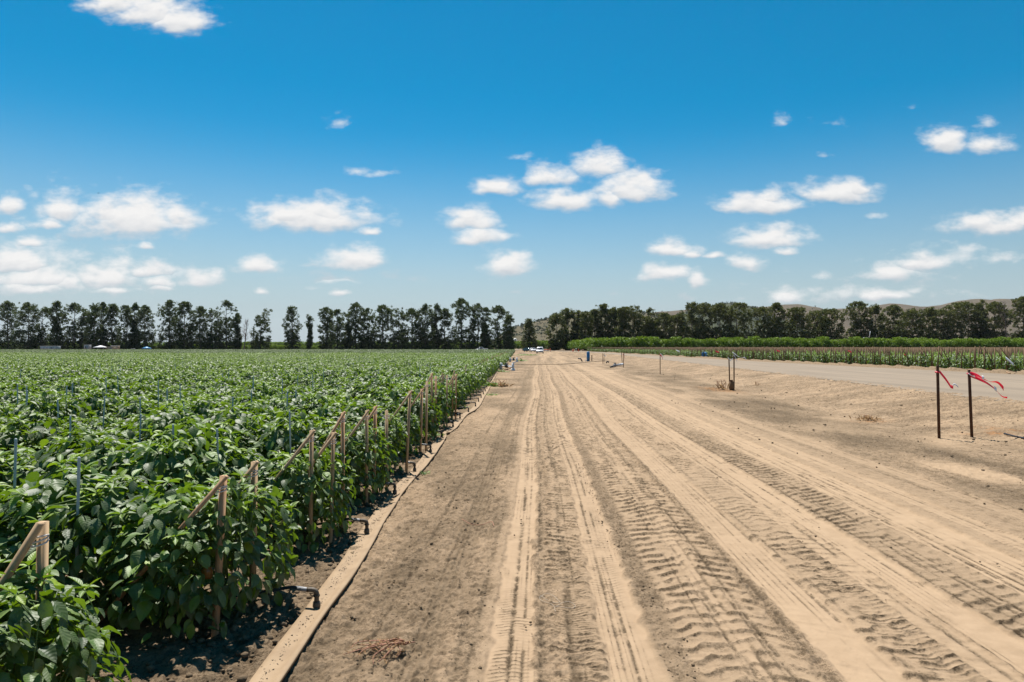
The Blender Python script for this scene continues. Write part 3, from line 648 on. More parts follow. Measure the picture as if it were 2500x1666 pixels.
for r in range(0, 16):
    y0 = ROW0+r*DR; xlim = -(.765*(y0+.5)+.5); k = 0
    while True:
        x = ROWEND-k*PLX
        if x < xlim: break
        k += 1; count += 1
        loc = (x+rnd.uniform(-.05,.05), y0+rnd.uniform(-.06,.06), -.01); rz = rnd.choice((0, PI))+rnd.uniform(-.25,.25); sc = rnd.uniform(.92,1.1)
        if r == 0 and k == 1: loc = (-1.89, 2.55, -.02); sc = .88
        if k == 1 and r == 0: lb = 'broad-leaved pepper plant at the end of the row nearest the camera'
        elif k == 1: lb = 'leafy pepper plant closing the end of the %s row, facing the tan hose' % (ORD[r] if r < len(ORD) else 'far')
        elif k == 2 and r < 4: lb = 'leafy pepper plant one in from the end of the %s row' % ORD[r]
        elif r < 3: lb = 'dark green pepper plant inside the %s row, leaves touching its neighbours' % ORD[r]
        else: lb = 'dark green pepper plant among many alike, inside the leafy near field'
        fr = (.27,-.30,.42) if (r, k) == (1, 2) else False
        t_ = pepper(rnd.randrange(NV), loc, rz if not fr else .1, sc, lb, fruit=fr)
        if k <= 2: t_.scale[1] *= (.80, .92)[k-1]; t_.scale[0] *= (.80, 1)[k-1]
    if count > 318: LASTROW = r; break
FIELD_END = 268.0

# the rest of the field: one object, geometry nodes
def scatter(name, pts, rots, scl, idx, meshes, label=None):
    me = bpy.data.meshes.new(name); me.vertices.add(len(pts)); me.vertices.foreach_set('co', np.asarray(pts, np.float32).ravel())
    a = me.attributes.new('rot', 'FLOAT_VECTOR', 'POINT'); a.data.foreach_set('vector', np.asarray(rots, np.float32).ravel())
    a = me.attributes.new('scl', 'FLOAT_VECTOR', 'POINT'); a.data.foreach_set('vector', np.asarray(scl, np.float32).ravel())
    a = me.attributes.new('pick', 'INT', 'POINT'); a.data.foreach_set('value', np.asarray(idx, np.int32))
    o = bpy.data.objects.new(name, me); C.objects.link(o); tag(o, label, None, None, 'stuff')
    ng = bpy.data.node_groups.new(name+'_scatter', 'GeometryNodeTree'); ng.interface.new_socket('Geometry', in_out='INPUT', socket_type='NodeSocketGeometry'); ng.interface.new_socket('Geometry', in_out='OUTPUT', socket_type='NodeSocketGeometry')
    N, L = ng.nodes, ng.links; gi = N.new('NodeGroupInput'); go = N.new('NodeGroupOutput'); ip = N.new('GeometryNodeInstanceOnPoints'); jn = N.new('GeometryNodeJoinGeometry')
    for me_ in reversed(meshes):
        src = bpy.data.objects.new(name+'_piece', me_)
        oi = N.new('GeometryNodeObjectInfo'); oi.inputs['Object'].default_value = src; oi.inputs['As Instance'].default_value = True; L.new(oi.outputs['Geometry'], jn.inputs[0])
    def na(n, t): q = N.new('GeometryNodeInputNamedAttribute'); q.data_type = t; q.inputs['Name'].default_value = n; return q.outputs[0]
    L.new(gi.outputs[0], ip.inputs['Points']); L.new(jn.outputs[0], ip.inputs['Instance']); ip.inputs['Pick Instance'].default_value = True
    L.new(na('pick', 'INT'), ip.inputs['Instance Index']); L.new(na('rot', 'FLOAT_VECTOR'), ip.inputs['Rotation']); L.new(na('scl', 'FLOAT_VECTOR'), ip.inputs['Scale'])
    L.new(ip.outputs[0], go.inputs[0]); md = o.modifiers.new('scatter', 'NODES'); md.node_group = ng; return o

def field():
    rg = np.random.default_rng(11); mid_m = []; far_m = []
    for v in range(5):
        mb, st = pepper_meshes(300+v, half=(.37,.62,.42), zc=.41, nl=260, size=(.10,.155), ns=3, tsel=[0,2,4,6]); mid_m.append(mb.mesh('pepper_row_piece', M_leafn, True))
    for v in range(4):                                        # 2.4 m of row in one piece
        mb = MB()
        for q in range(7):
            m2, _ = pepper_meshes(400+v*10+q, half=(.36,.58,.42), zc=.40, nl=110, size=(.11,.17), ns=3, tsel=[0,2,4,6])
            vv = np.concatenate(m2.v); vv = vv+np.array([-1.08+q*.36+rg.uniform(-.06,.06), rg.uniform(-.06,.06), rg.uniform(-.06,.03)])
            ff = np.concatenate([f for fs in m2.f.values() for f in fs]); mb.add(vv, ff, tint=np.concatenate(m2.att['tint']))
        far_m.append(mb)
    farA = [m.mesh('pepper_row_stretch', M_leafn, True) for m in far_m]; farB = [m.mesh('pale_crop_stretch', M_leaff, True) for m in far_m]
    meshes = mid_m+farA+farB; pts, rots, scl, idx = [], [], [], []
    y = ROW0+(LASTROW+1)*DR
    while y < FIELD_END:
        xl = -(.80*y+4); k = 0
        if y < 62:
            xs = np.arange(ROWEND, xl, -.37); n = len(xs)
            pts.append(np.stack([xs+rg.uniform(-.05,.05,n), y+rg.uniform(-.06,.06,n), np.full(n,-.01)], -1)); rots.append(np.stack([np.zeros(n)]*2+[rg.choice([0,PI],n)+rg.uniform(-.25,.25,n)], -1))
            scl.append(np.repeat(rg.uniform(.9,1.12,n)[:,None], 3, 1)); idx.append(rg.integers(0,5,n))
        else:
            xs = np.arange(ROWEND-.9, xl, -2.45); n = len(xs)
            zs = rg.uniform(.74,1.13,n)*(1+.0*xs)
            keep = rg.random(n) > (.0 if not (64 < y < 66.5) else .62)*(xs < -12)
            keep &= ~((np.abs(y-250) < 7) & (xs > (80-HX)/FPX*250) & (xs < (145-HX)/FPX*250) & (y < 253))
            pts.append(np.stack([xs+rg.uniform(-.2,.2,n), y+rg.uniform(-.08,.08,n), np.full(n,-.01)], -1)[keep]); rots.append(np.stack([np.zeros(n)]*2+[rg.choice([0,PI],n)+rg.uniform(-.03,.03,n)], -1)[keep])
            scl.append(np.stack([np.ones(n), rg.uniform(.95,1.2,n), zs], -1)[keep]); off = 5+np.where((y > 100+12*rg.random(n)), 4, 0); idx.append((off+rg.integers(0,4,n))[keep])
        y += DR
    scatter('pepper_field', np.concatenate(pts), np.concatenate(rots), np.concatenate(scl), np.concatenate(idx), meshes, 'rows of pepper plants filling the field away to the trees')
    return mid_m, farA
MIDM, FARM = field()

# ---------------------------------------------------------------- trellis stakes at the row ends
def stake_meshes(h, kind, seed):
    rg = np.random.default_rng(seed); a = rg.uniform(-.5,.5); w = .031
    post = MB().add(*box((0,0,h/2-.1), (w,w,h+.2), Matrix.Rotation(a,3,'Z')))
    br = None; tw = MB()
    if kind:
        top = np.array([.0,-.012-.02*rg.random(),h-.04]); foot = np.array([-.55-.15*rg.random(), rg.uniform(-.03,.03), .05]); d = top-foot; ln = np.linalg.norm(d)+.06
        rot = Vector(d).to_track_quat('Z','Y').to_matrix(); br = MB().add(*box(foot+d/np.linalg.norm(d)*ln/2+np.array([0,-.026,0]), (.029,.022,ln), rot))
    for q in range(3):
        z = h-.08+q*.008+rg.uniform(-.004,.004); th = np.linspace(0, 2*PI, 13); r = .034
        tw.add(*tube(np.stack([np.cos(th)*r*1.1-(.012 if kind else 0), np.sin(th)*r-(.012 if kind else 0), z+.01*np.sin(th+q)], -1), .004, 5))
    if seed % 3 == 0: tw.add(*tube(spline([(0,-.05,h-.08),(-.02,-.055,h-.16),(-.035,-.05,h-.22)],4), .002, 4))
    return post, br, tw
def stake(x, y, h, kind, label, seed, m=None, group='wooden stakes at the pepper row ends', lean=(0,0)):
    m = m or (M_wood if seed % 3 else M_cane)
    post, br, tw = stake_meshes(h, kind, seed); t = thing('trellis_stake', label, 'stake', (x, y, 0), 0, group); t.rotation_euler = (lean[0], lean[1], 0)
    kid(post.obj('post', m, t))
    if br: kid(br.obj('brace', m, t))
    kid(tw.obj('twine', M_twine, t, True)); return t
# the near ones as the photograph shows them: (px, py of the top, depth, braced, look)
def topz(px, py, d): q = WD(px, py, d); return q.x, q.z
near_stakes = [(93,1276,2.86,1,'thick square wooden stake with leaning brace at the nearest row end'),
 (525,1162,4.05,1,'orange-brown wooden stake with long brace, in front of the second row end'),
 (616,1128,4.55,1,'stubby pale wooden stake with short brace behind the second row end'),
 (757,1052,5.75,1,'wooden stake hung with loose white twine at the third row end'),
 (807,1057,5.95,1,'wooden stake with broad leaning brace beside the twine-hung one, third row end'),
 (836,1008,6.4,1,'tall slim wooden stake rising above the third row end'),
 (895,1003,7.4,1,'pale wooden stake with steep brace at the fourth row end'),
 (912,993,7.9,1,'short wooden stake just behind the pale steep-braced one'),
 (944,1003,8.2,0,'low wooden stake without a brace, deep in leaves at the fourth row end'),
 (992,955,9.3,1,'wide dark stake with very long brace at the fifth row end'),
 (1026,950,10.9,1,'dark stake with long brace at the sixth row end'),
 (1040,932,11.2,0,'upright unbraced stake behind the sixth row end'),
 (1057,912,12.7,1,'stake with pale brace at the seventh row end'),
 (1064,919,12.9,0,'dark unbraced stake at the seventh row end'),
 (1091,917,14.3,0,'single dark stake standing apart at the eighth row end'),
 (1104,919,15.9,1,'braced stake in the pair at the ninth row end'),(1112,914,16.2,1,'second braced stake of the pair at the ninth row end')]
for i, (px, py, d, kind, lb) in enumerate(near_stakes):
    x, z = topz(px, py, d); stake(x, d, z, kind, lb, i+1, m=(M_wood if i in (1,5,10) else M_cane if i in (0,2,3,4,6,8,9,11,14) else M_wood), lean=(0, rnd.uniform(-.03,.05)))
sproto = [stake_meshes(1.0, k % 2, 40+k) for k in range(4)]
smesh = [(p.mesh('post', [M_wood,M_cane,M_wood2,M_cane][i]), b.mesh('brace', M_wood) if b else None, t.mesh('twine', M_twine)) for i, (p, b, t) in enumerate(sproto)]
for r in range(9, 78):
    y0 = ROW0+r*DR+.05
    for s in (-.24, .24):
        if rnd.random() < .62: continue
        v = rnd.randrange(4); t = thing('trellis_stake', 'small distant wooden stake in the line along the field edge, among many alike', 'stake', (-1.93+rnd.uniform(-.12,.10), y0+s+rnd.uniform(-.05,.05), 0), 0, 'wooden stakes at the pepper row ends')
        t.rotation_euler = (rnd.uniform(-.04,.04), rnd.uniform(-.06,.06), rnd.uniform(-.3,.3)); t.scale = (.75,.75,rnd.uniform(.92,1.06))
        for nm, me in zip(('post','brace','twine'), smesh[v]):
            if me: o = bpy.data.objects.new(nm, me); C.objects.link(o); o.parent = t
# pale slim poles standing in the rows
pole_me = MB().add(*tube([(0,0,-.1),(0,0,1.18),(0,0,1.19)], [.0085,.0085,.006], 8)).mesh('white_pole', M_pole, True)
def pole(x, y, h, lb):
    o = bpy.data.objects.new('slim_pole', pole_me); C.objects.link(o); o.location = (x, y, 0); o.scale = (1,1,h/1.19); o.rotation_euler = (rnd.uniform(-.03,.03), rnd.uniform(-.04,.04), 0)
    return tag(o, lb, 'pole', 'slim pale poles among the peppers')
npoles = [(181,1118,4.0,'thick-looking pale pole nearest the bottom left stake, its top just over the leaves'),(25,1073,4.7,'pale slim pole at the very edge of the photo'),
 (430,1036,5.9,'tall pale pole left of the nearest pair in the field'),(537,1047,5.8,'tall pale pole right beside the nearest braced stakes'),(333,1012,7.2,'bluish pale pole standing alone mid row'),
 (163,1016,7.0,'short pale pole with leaves to its top'),(143,976,8.5,'slim pale pole near the edge of the field view'),(445,984,8.6,'slim pale pole above the tall pair'),(560,970,9.3,'slim pale pole behind the right tall pole'),
 (712,1004,6.9,'bright bluish pole between the braced stakes and the field'),(340,972,9.2,'faint pale pole behind the bluish one')]
for px, py, d, lb in npoles: x, z = topz(px, py, d); pole(x, d, z+.0, lb)
for k in range(96):
    r = 4+int(46*rnd.random()**1.25); y = ROW0+r*DR+rnd.choice((-.2,.2)); x = -2.6-rnd.random()**.9*(.66*y)
    pole(x, y, rnd.uniform(1.02,1.16), 'faint slim pole standing among the pepper rows, one of many alike')

# ---------------------------------------------------------------- layflat hose and drip connections
HPTS = [(1.2,-1.16),(3.4,-1.27),(5.2,-1.30),(6.4,-1.365),(8.2,-1.41),(9.9,-1.38),(12.2,-1.405),(13.2,-1.42),(14.4,-1.36),(16.8,-1.35),(18.9,-1.19),(23.6,-1.22),(28,-1.25),(38,-1.36),(51,-1.5)]
def hose_c(y): return float(np.interp(y, [p[0] for p in HPTS], [p[1] for p in HPTS]))
def build_hose():
    c = spline([(x, y, 0) for y, x in HPTS], 26); rings = []
    T = np.gradient(c, axis=0); T /= np.linalg.norm(T, axis=1)[:,None]; B = np.stack([T[:,1], -T[:,0], 0*T[:,0]], -1)
    rg = np.random.default_rng(3); yy = c[:,1]; wid = .086+.005*np.sin(yy*1.3)+.003*np.sin(yy*5.3+1)
    pinch = np.exp(-((yy-13.15)/.22)**2); wid = wid*(1-.55*pinch); ed = .013+.012*vnoise(yy*.9, yy*0, 8)+.02*pinch
    lowl = .010+.010*vnoise(yy*.8, yy*0+4, 9)
    for i in range(len(c)):
        s = [(-1,.0),(-.98,.55),(-.55,.45),(-.25,.10),(.1,.0),(.40,.25),(.62,.85),(.95,1.0),(1,.75)]
        top = [(u, lowl[i]+ed[i]*h*(1 if u > 0 else .5)) for u, h in s]; bot = [(u, z-.012) for u, z in reversed(top)]
        g = gzf(c[i,0], c[i,1])
        rings.append([c[i]+B[i]*u*wid[i]+np.array([0,0,g+z]) for u, z in top+bot])
    mb = MB().add(*loft(rings)); o = mb.obj('irrigation_hose', M_hose, smooth_=True)
    tag(o, 'flattened tan canvas irrigation hose running along the pepper row ends', 'hose')
    # crumbs of soil lying in its trough
    m2 = MB(); tri = np.array([[0,1,2],[0,2,3],[0,3,1],[1,3,2]])
    for k in range(900):
        y = 2.4+9*rg.random()**1.5; i = int(np.argmin(np.abs(yy-y))); u = rg.normal(-.28,.25); p = c[i]+B[i]*u*wid[i]; sz = rg.uniform(.002,.006)
        z = gzf(p[0],p[1])+lowl[i]+.004
        m2.add(np.array([p[0], y, z])+sz*rg.normal(size=(4,3))*np.array([1,1,.5]), tri)
    tag(m2.obj('soil_crumbs', M_brown), kind='stuff')
build_hose()
def drip(y, look, label, near=True):
    """black feed tube, grey ferrule and elbow into the hose"""
    xe = hose_c(y)-.02; x0 = -2.02+.05*math.sin(y*3); t = thing('drip_connector', label, 'pipe fitting', (xe, y, gzf(xe,y)+.022), 0, 'drip connections along the hose')
    n = 10 if near else 6; sag = .015*math.sin(y*7); e = .105
    tb = spline([(x0-xe, .07+sag, .02), (-.36, .05+sag, .075), (-.17, .02, e+.008), (-.07, 0, e)], 5)
    tube_ = MB().add(*tube(tb, .0105, n)); kid(tube_.obj('feed_tube', M_tube if near else M_black, t, True))
    kid(MB().add(*tube([(-.125,.012,e+.004),(-.06,0,e),(-.055,0,e)], [.0145,.0145,.011], n)).obj('ferrule', M_grey if near else M_black, t, True))
    el = MB().add(*tube(spline([(-.062,0,e),(-.02,0,e-.002),(0,0,e-.02),(0,0,.03)],4), .0155, n)); el.add(*tube([(0,0,.075),(0,0,.062)], .021, n)); el.add(*tube([(0,0,.03),(0,0,.0),(0,0,-.012)], [.023,.025,.022], n))
    kid(el.obj('elbow', M_brown if near else M_black, t, True))
LBD = ['grey-ferruled drip connector on the hose, nearest the camera','second drip connector along the hose, beside the third row end','third drip connector along the hose, with striped ferrule in leaf shade','fourth drip connector, where leaves reach over the hose','fifth drip connector, low elbow beside green weeds','sixth drip connector, just before the pinched fold in the hose']
for r in range(1, 30):
    y = [0,4.43,6.2,7.87,9.3,11.0,12.8][r] if r < 7 else 12.8+(r-6)*1.66
    drip(y, r, LBD[r-1] if r <= 6 else 'small black drip connector further along the hose, one of many alike', r < 7)

# ---------------------------------------------------------------- weeds, twine, dry plant
def weed(px, py, w, h, m, label, seed, n=70, name='weed', cat='weed', upright=.6, group=None):
    rg = np.random.default_rng(seed); p = PG(px, py); mb = MB(); st = MB()
    c = np.stack([rg.normal(0, w*.4, n), rg.normal(0, w*.5, n), np.zeros(n)], -1); az = rg.random(n)*6.28; pit = rg.uniform(.1, 1.3, n)*upright
    D = np.stack([np.cos(az)*np.cos(pit), np.sin(az)*np.cos(pit), np.sin(pit)], -1); L_ = h*rg.uniform(.4,1.,n)
    leaves(mb, c+np.array([0,0,.01]), D, unit(rg.normal(0,.3,(n,3))+np.array([0,0,1])), L_, L_*rg.uniform(.12,.3,n), rg.uniform(.1,.5,n), rg.uniform(.1,.4,n), rg.random(n), 3, [0,2,4,6])
    for k in range(8):
        a = rg.random()*6.28; b = np.zeros(3); st.add(*tube(spline([b, b+c[k]*.4+[math.cos(a)*w*.2, math.sin(a)*w*.2, h*.5], b+[math.cos(a)*w*.5, math.sin(a)*w*.5, h*.8]], 3), .0025 if h < .3 else .005, 4))
    t = thing(name, label, cat, p, 0, group); kid(mb.obj('foliage', m, t, True)); kid(st.obj('stem', M_stem if m is M_weed else M_drys, t)); return t
weed(986,1106,.22,.20,M_weed,'small green weed in the shade between row end and hose',1,60)
weed(1036,1158,.10,.06,M_weed,'tiny green weed pressed against the right edge of the hose',2,40,upright=.4)
weed(1060,1066,.20,.18,M_weed,'loose green weed left of the pinched hose fold',3,60)
weed(1124,997,.26,.22,M_weed,'bright green weed between drip tubes',4,60)
weed(1200,965,.40,.14,M_weed,'flat green weed lying across the hose',5,90,upright=.4)
weed(1203,943,.5,.42,M_weed,'bushy yellow-green weed on the hose, beside a brown one',6,130)
weed(1226,944,.42,.40,M_dry,'dried brown weed touching the bushy green one by the hose',7,90)
weed(1240,880,.9,.55,M_weed,'yellow-green weeds around the far white valve pipes',8,130)
weed(1272,882,.6,.6,M_weed,'dark green weed at the right foot of the far white valve pipes',9,80)
weed(1225,908,.7,.35,M_weed,'low green weed in front of the near white valve pipes',10,80)
weed(1284,868,3.0,.7,M_weed,'bright green weeds at the field corner near the parked cars',12,200)
weed(2115,1025,.30,.16,M_dry,'orange dried grass tuft on the bare verge',13,110,name='dry_grass_tuft',cat='grass tuft',upright=.9)
weed(1768,951,.30,.50,M_dry,'tall dry weed stalks beside the paired stakes and wooden stub',14,22,name='dry_weed',upright=1.1)
weed(1752,950,.18,.42,M_dry,'thin dry weed left of the taller stalks',15,9,name='dry_weed',upright=1.15)
weed(1848,942,.14,.22,M_dry,'lone dry weed on the verge right of the paired stakes',16,9,name='dry_weed',upright=1.1)

def sprawling_weed():
    rg = np.random.default_rng(77); p = PG(925,1600); t = thing('dead_weed', 'uprooted reddish dead weed sprawled on the dirt beside the hose', 'weed', p)
    st = MB(); lf = MB(); root = np.array([.135,.10,.02])
    ends = [(-.17,.06),(-.19,-.02),(-.11,-.05),(-.02,.0),(.02,-.10),(.0,-.135),(.07,-.12),(.11,-.05),(-.05,.06),(-.14,.10),(.04,-.03),(-.09,.02)]
    st.add(*tube(spline([(.175,.15,.012),(.15,.12,.02),root],4), .0035, 5))
    for ex, ey in ends:
        q = np.array([ex, ey, .015]); m1 = root*.66+q*.34+np.array([rg.normal(0,.03), rg.normal(0,.03), .03+.02*rg.random()]); m2 = root*.3+q*.7+np.array([rg.normal(0,.03), rg.normal(0,.03), .02])
        path = spline([root, m1, m2, q], 6); st.add(*tube(path, np.linspace(.0048,.002,len(path)), 5))
        n = 34; ii = rg.integers(len(path)//3, len(path), n); az = rg.random(n)*6.28; D = np.stack([np.cos(az), np.sin(az), rg.uniform(-.1,.7,n)], -1); L_ = rg.uniform(.008,.026,n)
        leaves(lf, path[ii]+rg.normal(0,.006,(n,3))*[1,1,.3]+[0,0,.004], D, unit(rg.normal(0,.5,(n,3))+[0,0,1]), L_, L_*.3, rg.uniform(0,.5,n), rg.uniform(0,.4,n), rg.random(n)*.7, 3, [0,2,4,6])
    kid(st.obj('stem', M_drys, t, True)); kid(lf.obj('dry_leaves', M_dry, t))
sprawling_weed()
def dirt_twine():
    pts = [(1318,1460),(1332,1452),(1350,1458),(1362,1466),(1366,1472),(1358,1476),(1345,1470),(1330,1464),(1320,1458),(1318,1464),(1330,1472),(1345,1478),(1356,1482),(1372,1474),(1390,1473),(1404,1480),(1394,1487),(1372,1486),(1355,1482),(1354,1490),(1356,1497)]
    pp = [P(a, b)+Vector((0,0,.008+.004*(i % 3))) for i, (a, b) in enumerate(pts)]
    tag(MB().add(*tube(spline([tuple(q) for q in pp], 6), .0014, 5)).obj('twine', M_cord, smooth_=True), 'tangled loop of pale twine lying in the tyre tracks', 'twine')
    pts = [(1128,1270),(1150,1282),(1175,1284),(1200,1276),(1206,1288)]
    pp = [P(a, b)+Vector((0,0,.012)) for a, b in pts]
    tag(MB().add(*tube(spline([tuple(q) for q in pp], 5), .003, 5)).obj('dry_twig', M_drys, smooth_=True), 'thin reddish twig on the cloddy strip beside the smooth wheel track', 'twig')
dirt_twine()

# ---------------------------------------------------------------- marker stakes with tape on the verge
def tape(t, pts, w0, m, name='tape', label=None, tw=0.):
    path = spline(pts, 5); n = len(path); wv = []
    for i in range(n):
        a = tw*i/n+.6; wv.append(np.array([.15*math.sin(a*1.3), .35*math.sin(a), 1.0*math.cos(a*.8)])*w0)
    o = MB().add(*ribbon(path, wv)).obj(name, m, t, True); kid(o)
    if label: o['label'] = label
    return o
def marker(px, pyt, pyb, label, lean=0.0, w=.05, m=M_rust, pxb=None):
    p = PG(pxb or px, pyb); d = p.y; top = WD(px, pyt, d); h = top.z-p.z
    t = thing('marker_stake', label, 'stake', p, 0, 'rusty stakes along the road verge')
    v = MB().add(*bevbox((0,0,0), (w*.85,w*.7,1), .004)); V = np.concatenate(v.v); V[:,2] += .5; V[:,2] = V[:,2]*(h+.15)-.15; V[:,0] += (top.x-p.x)*V[:,2]/h; v.v = [V]
    kid(v.obj('post', m, t)); return t, h, (top.x-p.x), d
t, h, lx, d = marker(2283, 893, 1068, 'rusty steel stake with one short red tape end, left of the large pair', pxb=2286)
k = d/FPX
tape(t, [(lx+.02,-.03,h-.11),(lx+.12,-.05,h-.25),(lx+.20,-.04,h-.36),(lx+.245,.0,h-.39),(lx+.31,.03,h-.41)], .065, M_tape)
tape(t, [(lx+.30,.03,h-.38),(lx+.34,.05,h-.35),(lx+.38,.04,h-.37),(lx+.40,.02,h-.41)], .03, M_white)
kid(MB().add(*tube(np.stack([lx+.034*np.cos(np.linspace(0,6.28,13)), .030*np.sin(np.linspace(0,6.28,13)), np.full(13,h-.12)],-1), .016, 5)).obj('knot', M_red, t))
t, h, lx, d = marker(2359, 903, 1067, 'rusty steel stake with two long red tapes streaming in the wind', pxb=2365)
tape(t, [(lx+.0,-.03,h-.06),(lx+.12,-.05,h-.10),(lx+.25,-.04,h-.17),(lx+.38,-.02,h-.22),(lx+.52,0,h-.23),(lx+.63,.03,h-.31),(lx+.66,.03,h-.36)], .075, M_tape, tw=3.)
tape(t, [(lx+.0,-.03,h-.10),(lx+.15,-.05,h-.17),(lx+.30,-.06,h-.25),(lx+.45,-.05,h-.36),(lx+.54,-.02,h-.44),(lx+.62,0,h-.50),(lx+.72,.02,h-.52)], .07, M_tape, tw=2.)
tape(t, [(lx+.20,-.062,h-.135),(lx+.235,-.064,h-.15)], .082, M_white, label='white strip standing for a glint'); tape(t, [(lx+.42,-.066,h-.335),(lx+.47,-.058,h-.375)], .078, M_white, label='white strip standing for a glint')  # white strips painting glints on the red tape
tape(t, [(lx-.03,-.035,h-.07),(lx+.02,-.04,h-.10),(lx+.08,-.05,h-.13)], .03, M_white, label='white tape end')
kid(MB().add(*tube(np.stack([lx+.032*np.cos(np.linspace(0,6.28,13)), .028*np.sin(np.linspace(0,6.28,13)), np.full(13,h-.07)],-1), .013, 5)).obj('knot', M_red, t))
t, h, lx, d = marker(1778, 867, 947, 'left rusty stake of the mid pair, white tape tied low under its top', pxb=1780)
tape(t, [(lx-.05,-.04,h-.12),(lx+.02,-.05,h-.19),(lx+.06,-.04,h-.24),(lx+.10,.0,h-.20),(lx+.17,.02,h-.16)], .05, M_white)
t, h, lx, d = marker(1790.5, 861, 951, 'right rusty stake of the mid pair, long white tape blowing from its top', pxb=1790.5)
tape(t, [(lx-.06,-.03,h-.0),(lx+.02,-.05,h-.06),(lx+.12,-.04,h-.14),(lx+.25,-.02,h-.19),(lx+.34,.0,h-.22),(lx+.42,.02,h-.20),(lx+.50,.02,h-.28)], .05, M_white, tw=3.)
tape(t, [(lx-.02,-.03,h-.10),(lx+.04,-.05,h-.2),(lx+.09,-.03,h-.30),(lx+.13,.0,h-.36)], .045, M_white)
t, h, lx, d = marker(1611, 865, 913, 'single rusty stake with knotted red and white tape')
tape(t, [(-.03,-.04,h-.02),(.06,-.05,h-.10),(.12,-.03,h-.2),(.16,0,h-.32)], .08, M_red); tape(t, [(0,-.04,h+.02),(.08,-.04,h-.03),(.2,-.02,h-.17)], .06, M_white)
t, h, lx, d = marker(1471.5, 863, 888, 'left of the thin far stake pair near the blue pipe', w=.06)
t, h, lx, d = marker(1474.5, 864, 887.5, 'right of the thin far stake pair, a white tape fluttering beside it', w=.05)
tape(t, [(.02,-.03,h-.1),(.12,-.04,h-.25),(.22,0,h-.2)], .12, M_white)
t, h, lx, d = marker(1517, 861, 891, 'rusty stake with pink tape, behind the valve pipe on the verge', w=.06, pxb=1519)
tape(t, [(.03,-.03,h-.15),(.14,-.04,h-.3),(.2,0,h-.5)], .1, M_red)
t, h, lx, d = marker(1523, 860, 897, 'leaning rusty stake at the end of the valve pipe on the verge', w=.06, pxb=1521.5)
t, h, lx, d = marker(1444.8, 867, 883, 'short thick brown post right of the blue pipe', w=.11)

# wooden stub between the mid pair
p = PG(1785, 952); t = thing('wooden_stub', 'dark weathered wooden stub box between the mid pair of stakes', 'post', p, .2)
kid(MB().add(*bevbox((0,0,.15), (.15,.13,.38), .01)).obj('post', M_wood2, t)); kid(MB().add(*bevbox((-.03,-.02,.37), (.10,.09,.06), .008)).obj('cap', M_rust, t))
# black tube end on the verge
tag(MB().add(*tube(spline([tuple(PG(2443,1061)+Vector((0,0,.03))), tuple(PG(2470,1067)+Vector((0,0,.02))), tuple(PG(2500,1073)+Vector((0,0,.02))), tuple(PG(2540,1080)+Vector((0,0,.01)))], 5), .016, 8)).obj('black_hose', M_black, smooth_=True), 'loose end of black hose on the verge right of the large stakes', 'hose')

# ---------------------------------------------------------------- irrigation hardware
def manifold(pl, pr, label, h, rad, cap=True):
    a, b = PG(*pl), PG(*pr); t = thing('valve_manifold', label, 'irrigation valve', a, 0, 'white irrigation risers by the field'); v = b-a
    kid(MB().add(*tube([(0,0,-.1),(0,0,h*.9),(0,0,h)], [rad,rad,rad*.45], 14)).obj('riser', M_pvc, t, True))
    r2 = MB().add(*tube([(v.x,v.y,0),(v.x,v.y,h*1.06)], rad*.75, 12)); r2.add(*tube([(v.x,v.y,-.05),(v.x,v.y,.0),(v.x,v.y,.16)], [rad*1.15,rad*1.3,rad*1.0], 12))
    kid(r2.obj('riser', M_pvc, t, True))
    if cap: kid(MB().add(*tube([(v.x+.08,v.y,h*1.1),(v.x+.08,v.y,h*1.24)], rad*.95, 12)).obj('cap', M_pvc, t, True))
    cr = MB().add(*tube([(rad*.8,0,h*.55),(v.x*.4,v.y*.4,h*.55)], rad*.42, 10)); cr.add(*tube([(v.x*.62,v.y*.62,h*.55),(v.x-rad*.5,v.y,h*.5)], rad*.42, 10)); kid(cr.obj('cross_pipe', M_pvc, t, True))
    va = MB().add(*lathe([(.05,-.13),(.12,-.1),(.12,.1),(.07,.14),(.05,.22)], 12, (v.x*.51,v.y*.51,h*.55))); va.add(*tube([(v.x*.38,v.y*.38,h*.55),(v.x*.64,v.y*.64,h*.55)], rad*.7, 10)); kid(va.obj('valve', M_black, t, True))
    kid(MB().add(*tube([(v.x*.51-.16,v.y*.51,h*.55+.23),(v.x*.51+.16,v.y*.51,h*.55+.23)], .025, 6)).obj('handle', M_black, t))
manifold((1223,902), (1252.5,905), 'near pair of white pipe risers joined by a black valve, at the hose end', .50, .125)
manifold((1245.5,884), (1262,884), 'far pair of white pipe risers joined by a black valve, in weeds', .48, .13, False)
# planks and pipe bits lying by the near manifold
p0, p1 = PG(1233,905), PG(1247,900); q = (p1-p0)
tag(MB().add(*tube([tuple(p0+Vector((0,0,.05))), tuple(p1+Vector((0,0,.07)))], .05, 8)).obj('loose_board', M_wood), 'pale wooden batten lying at the foot of the near white risers', 'board')
# tan hose laid across the track
xs = [PG(1257,890.5), PG(1310,890.5), PG(1371,889.5), PG(1420,885.5), PG(1472,881)]
hp = spline([tuple(q+Vector((0,0,.03))) for q in xs], 10); T = np.gradient(hp, axis=0); wv = np.stack([-T[:,1], T[:,0], 0*T[:,0]], -1); wv = wv/np.linalg.norm(wv, axis=1)[:,None]*.6
tag(MB().add(*ribbon(hp, wv, .012)).obj('irrigation_hose', M_hose, smooth_=True), 'tan flat hose crossing the dirt track from the near white risers', 'hose')
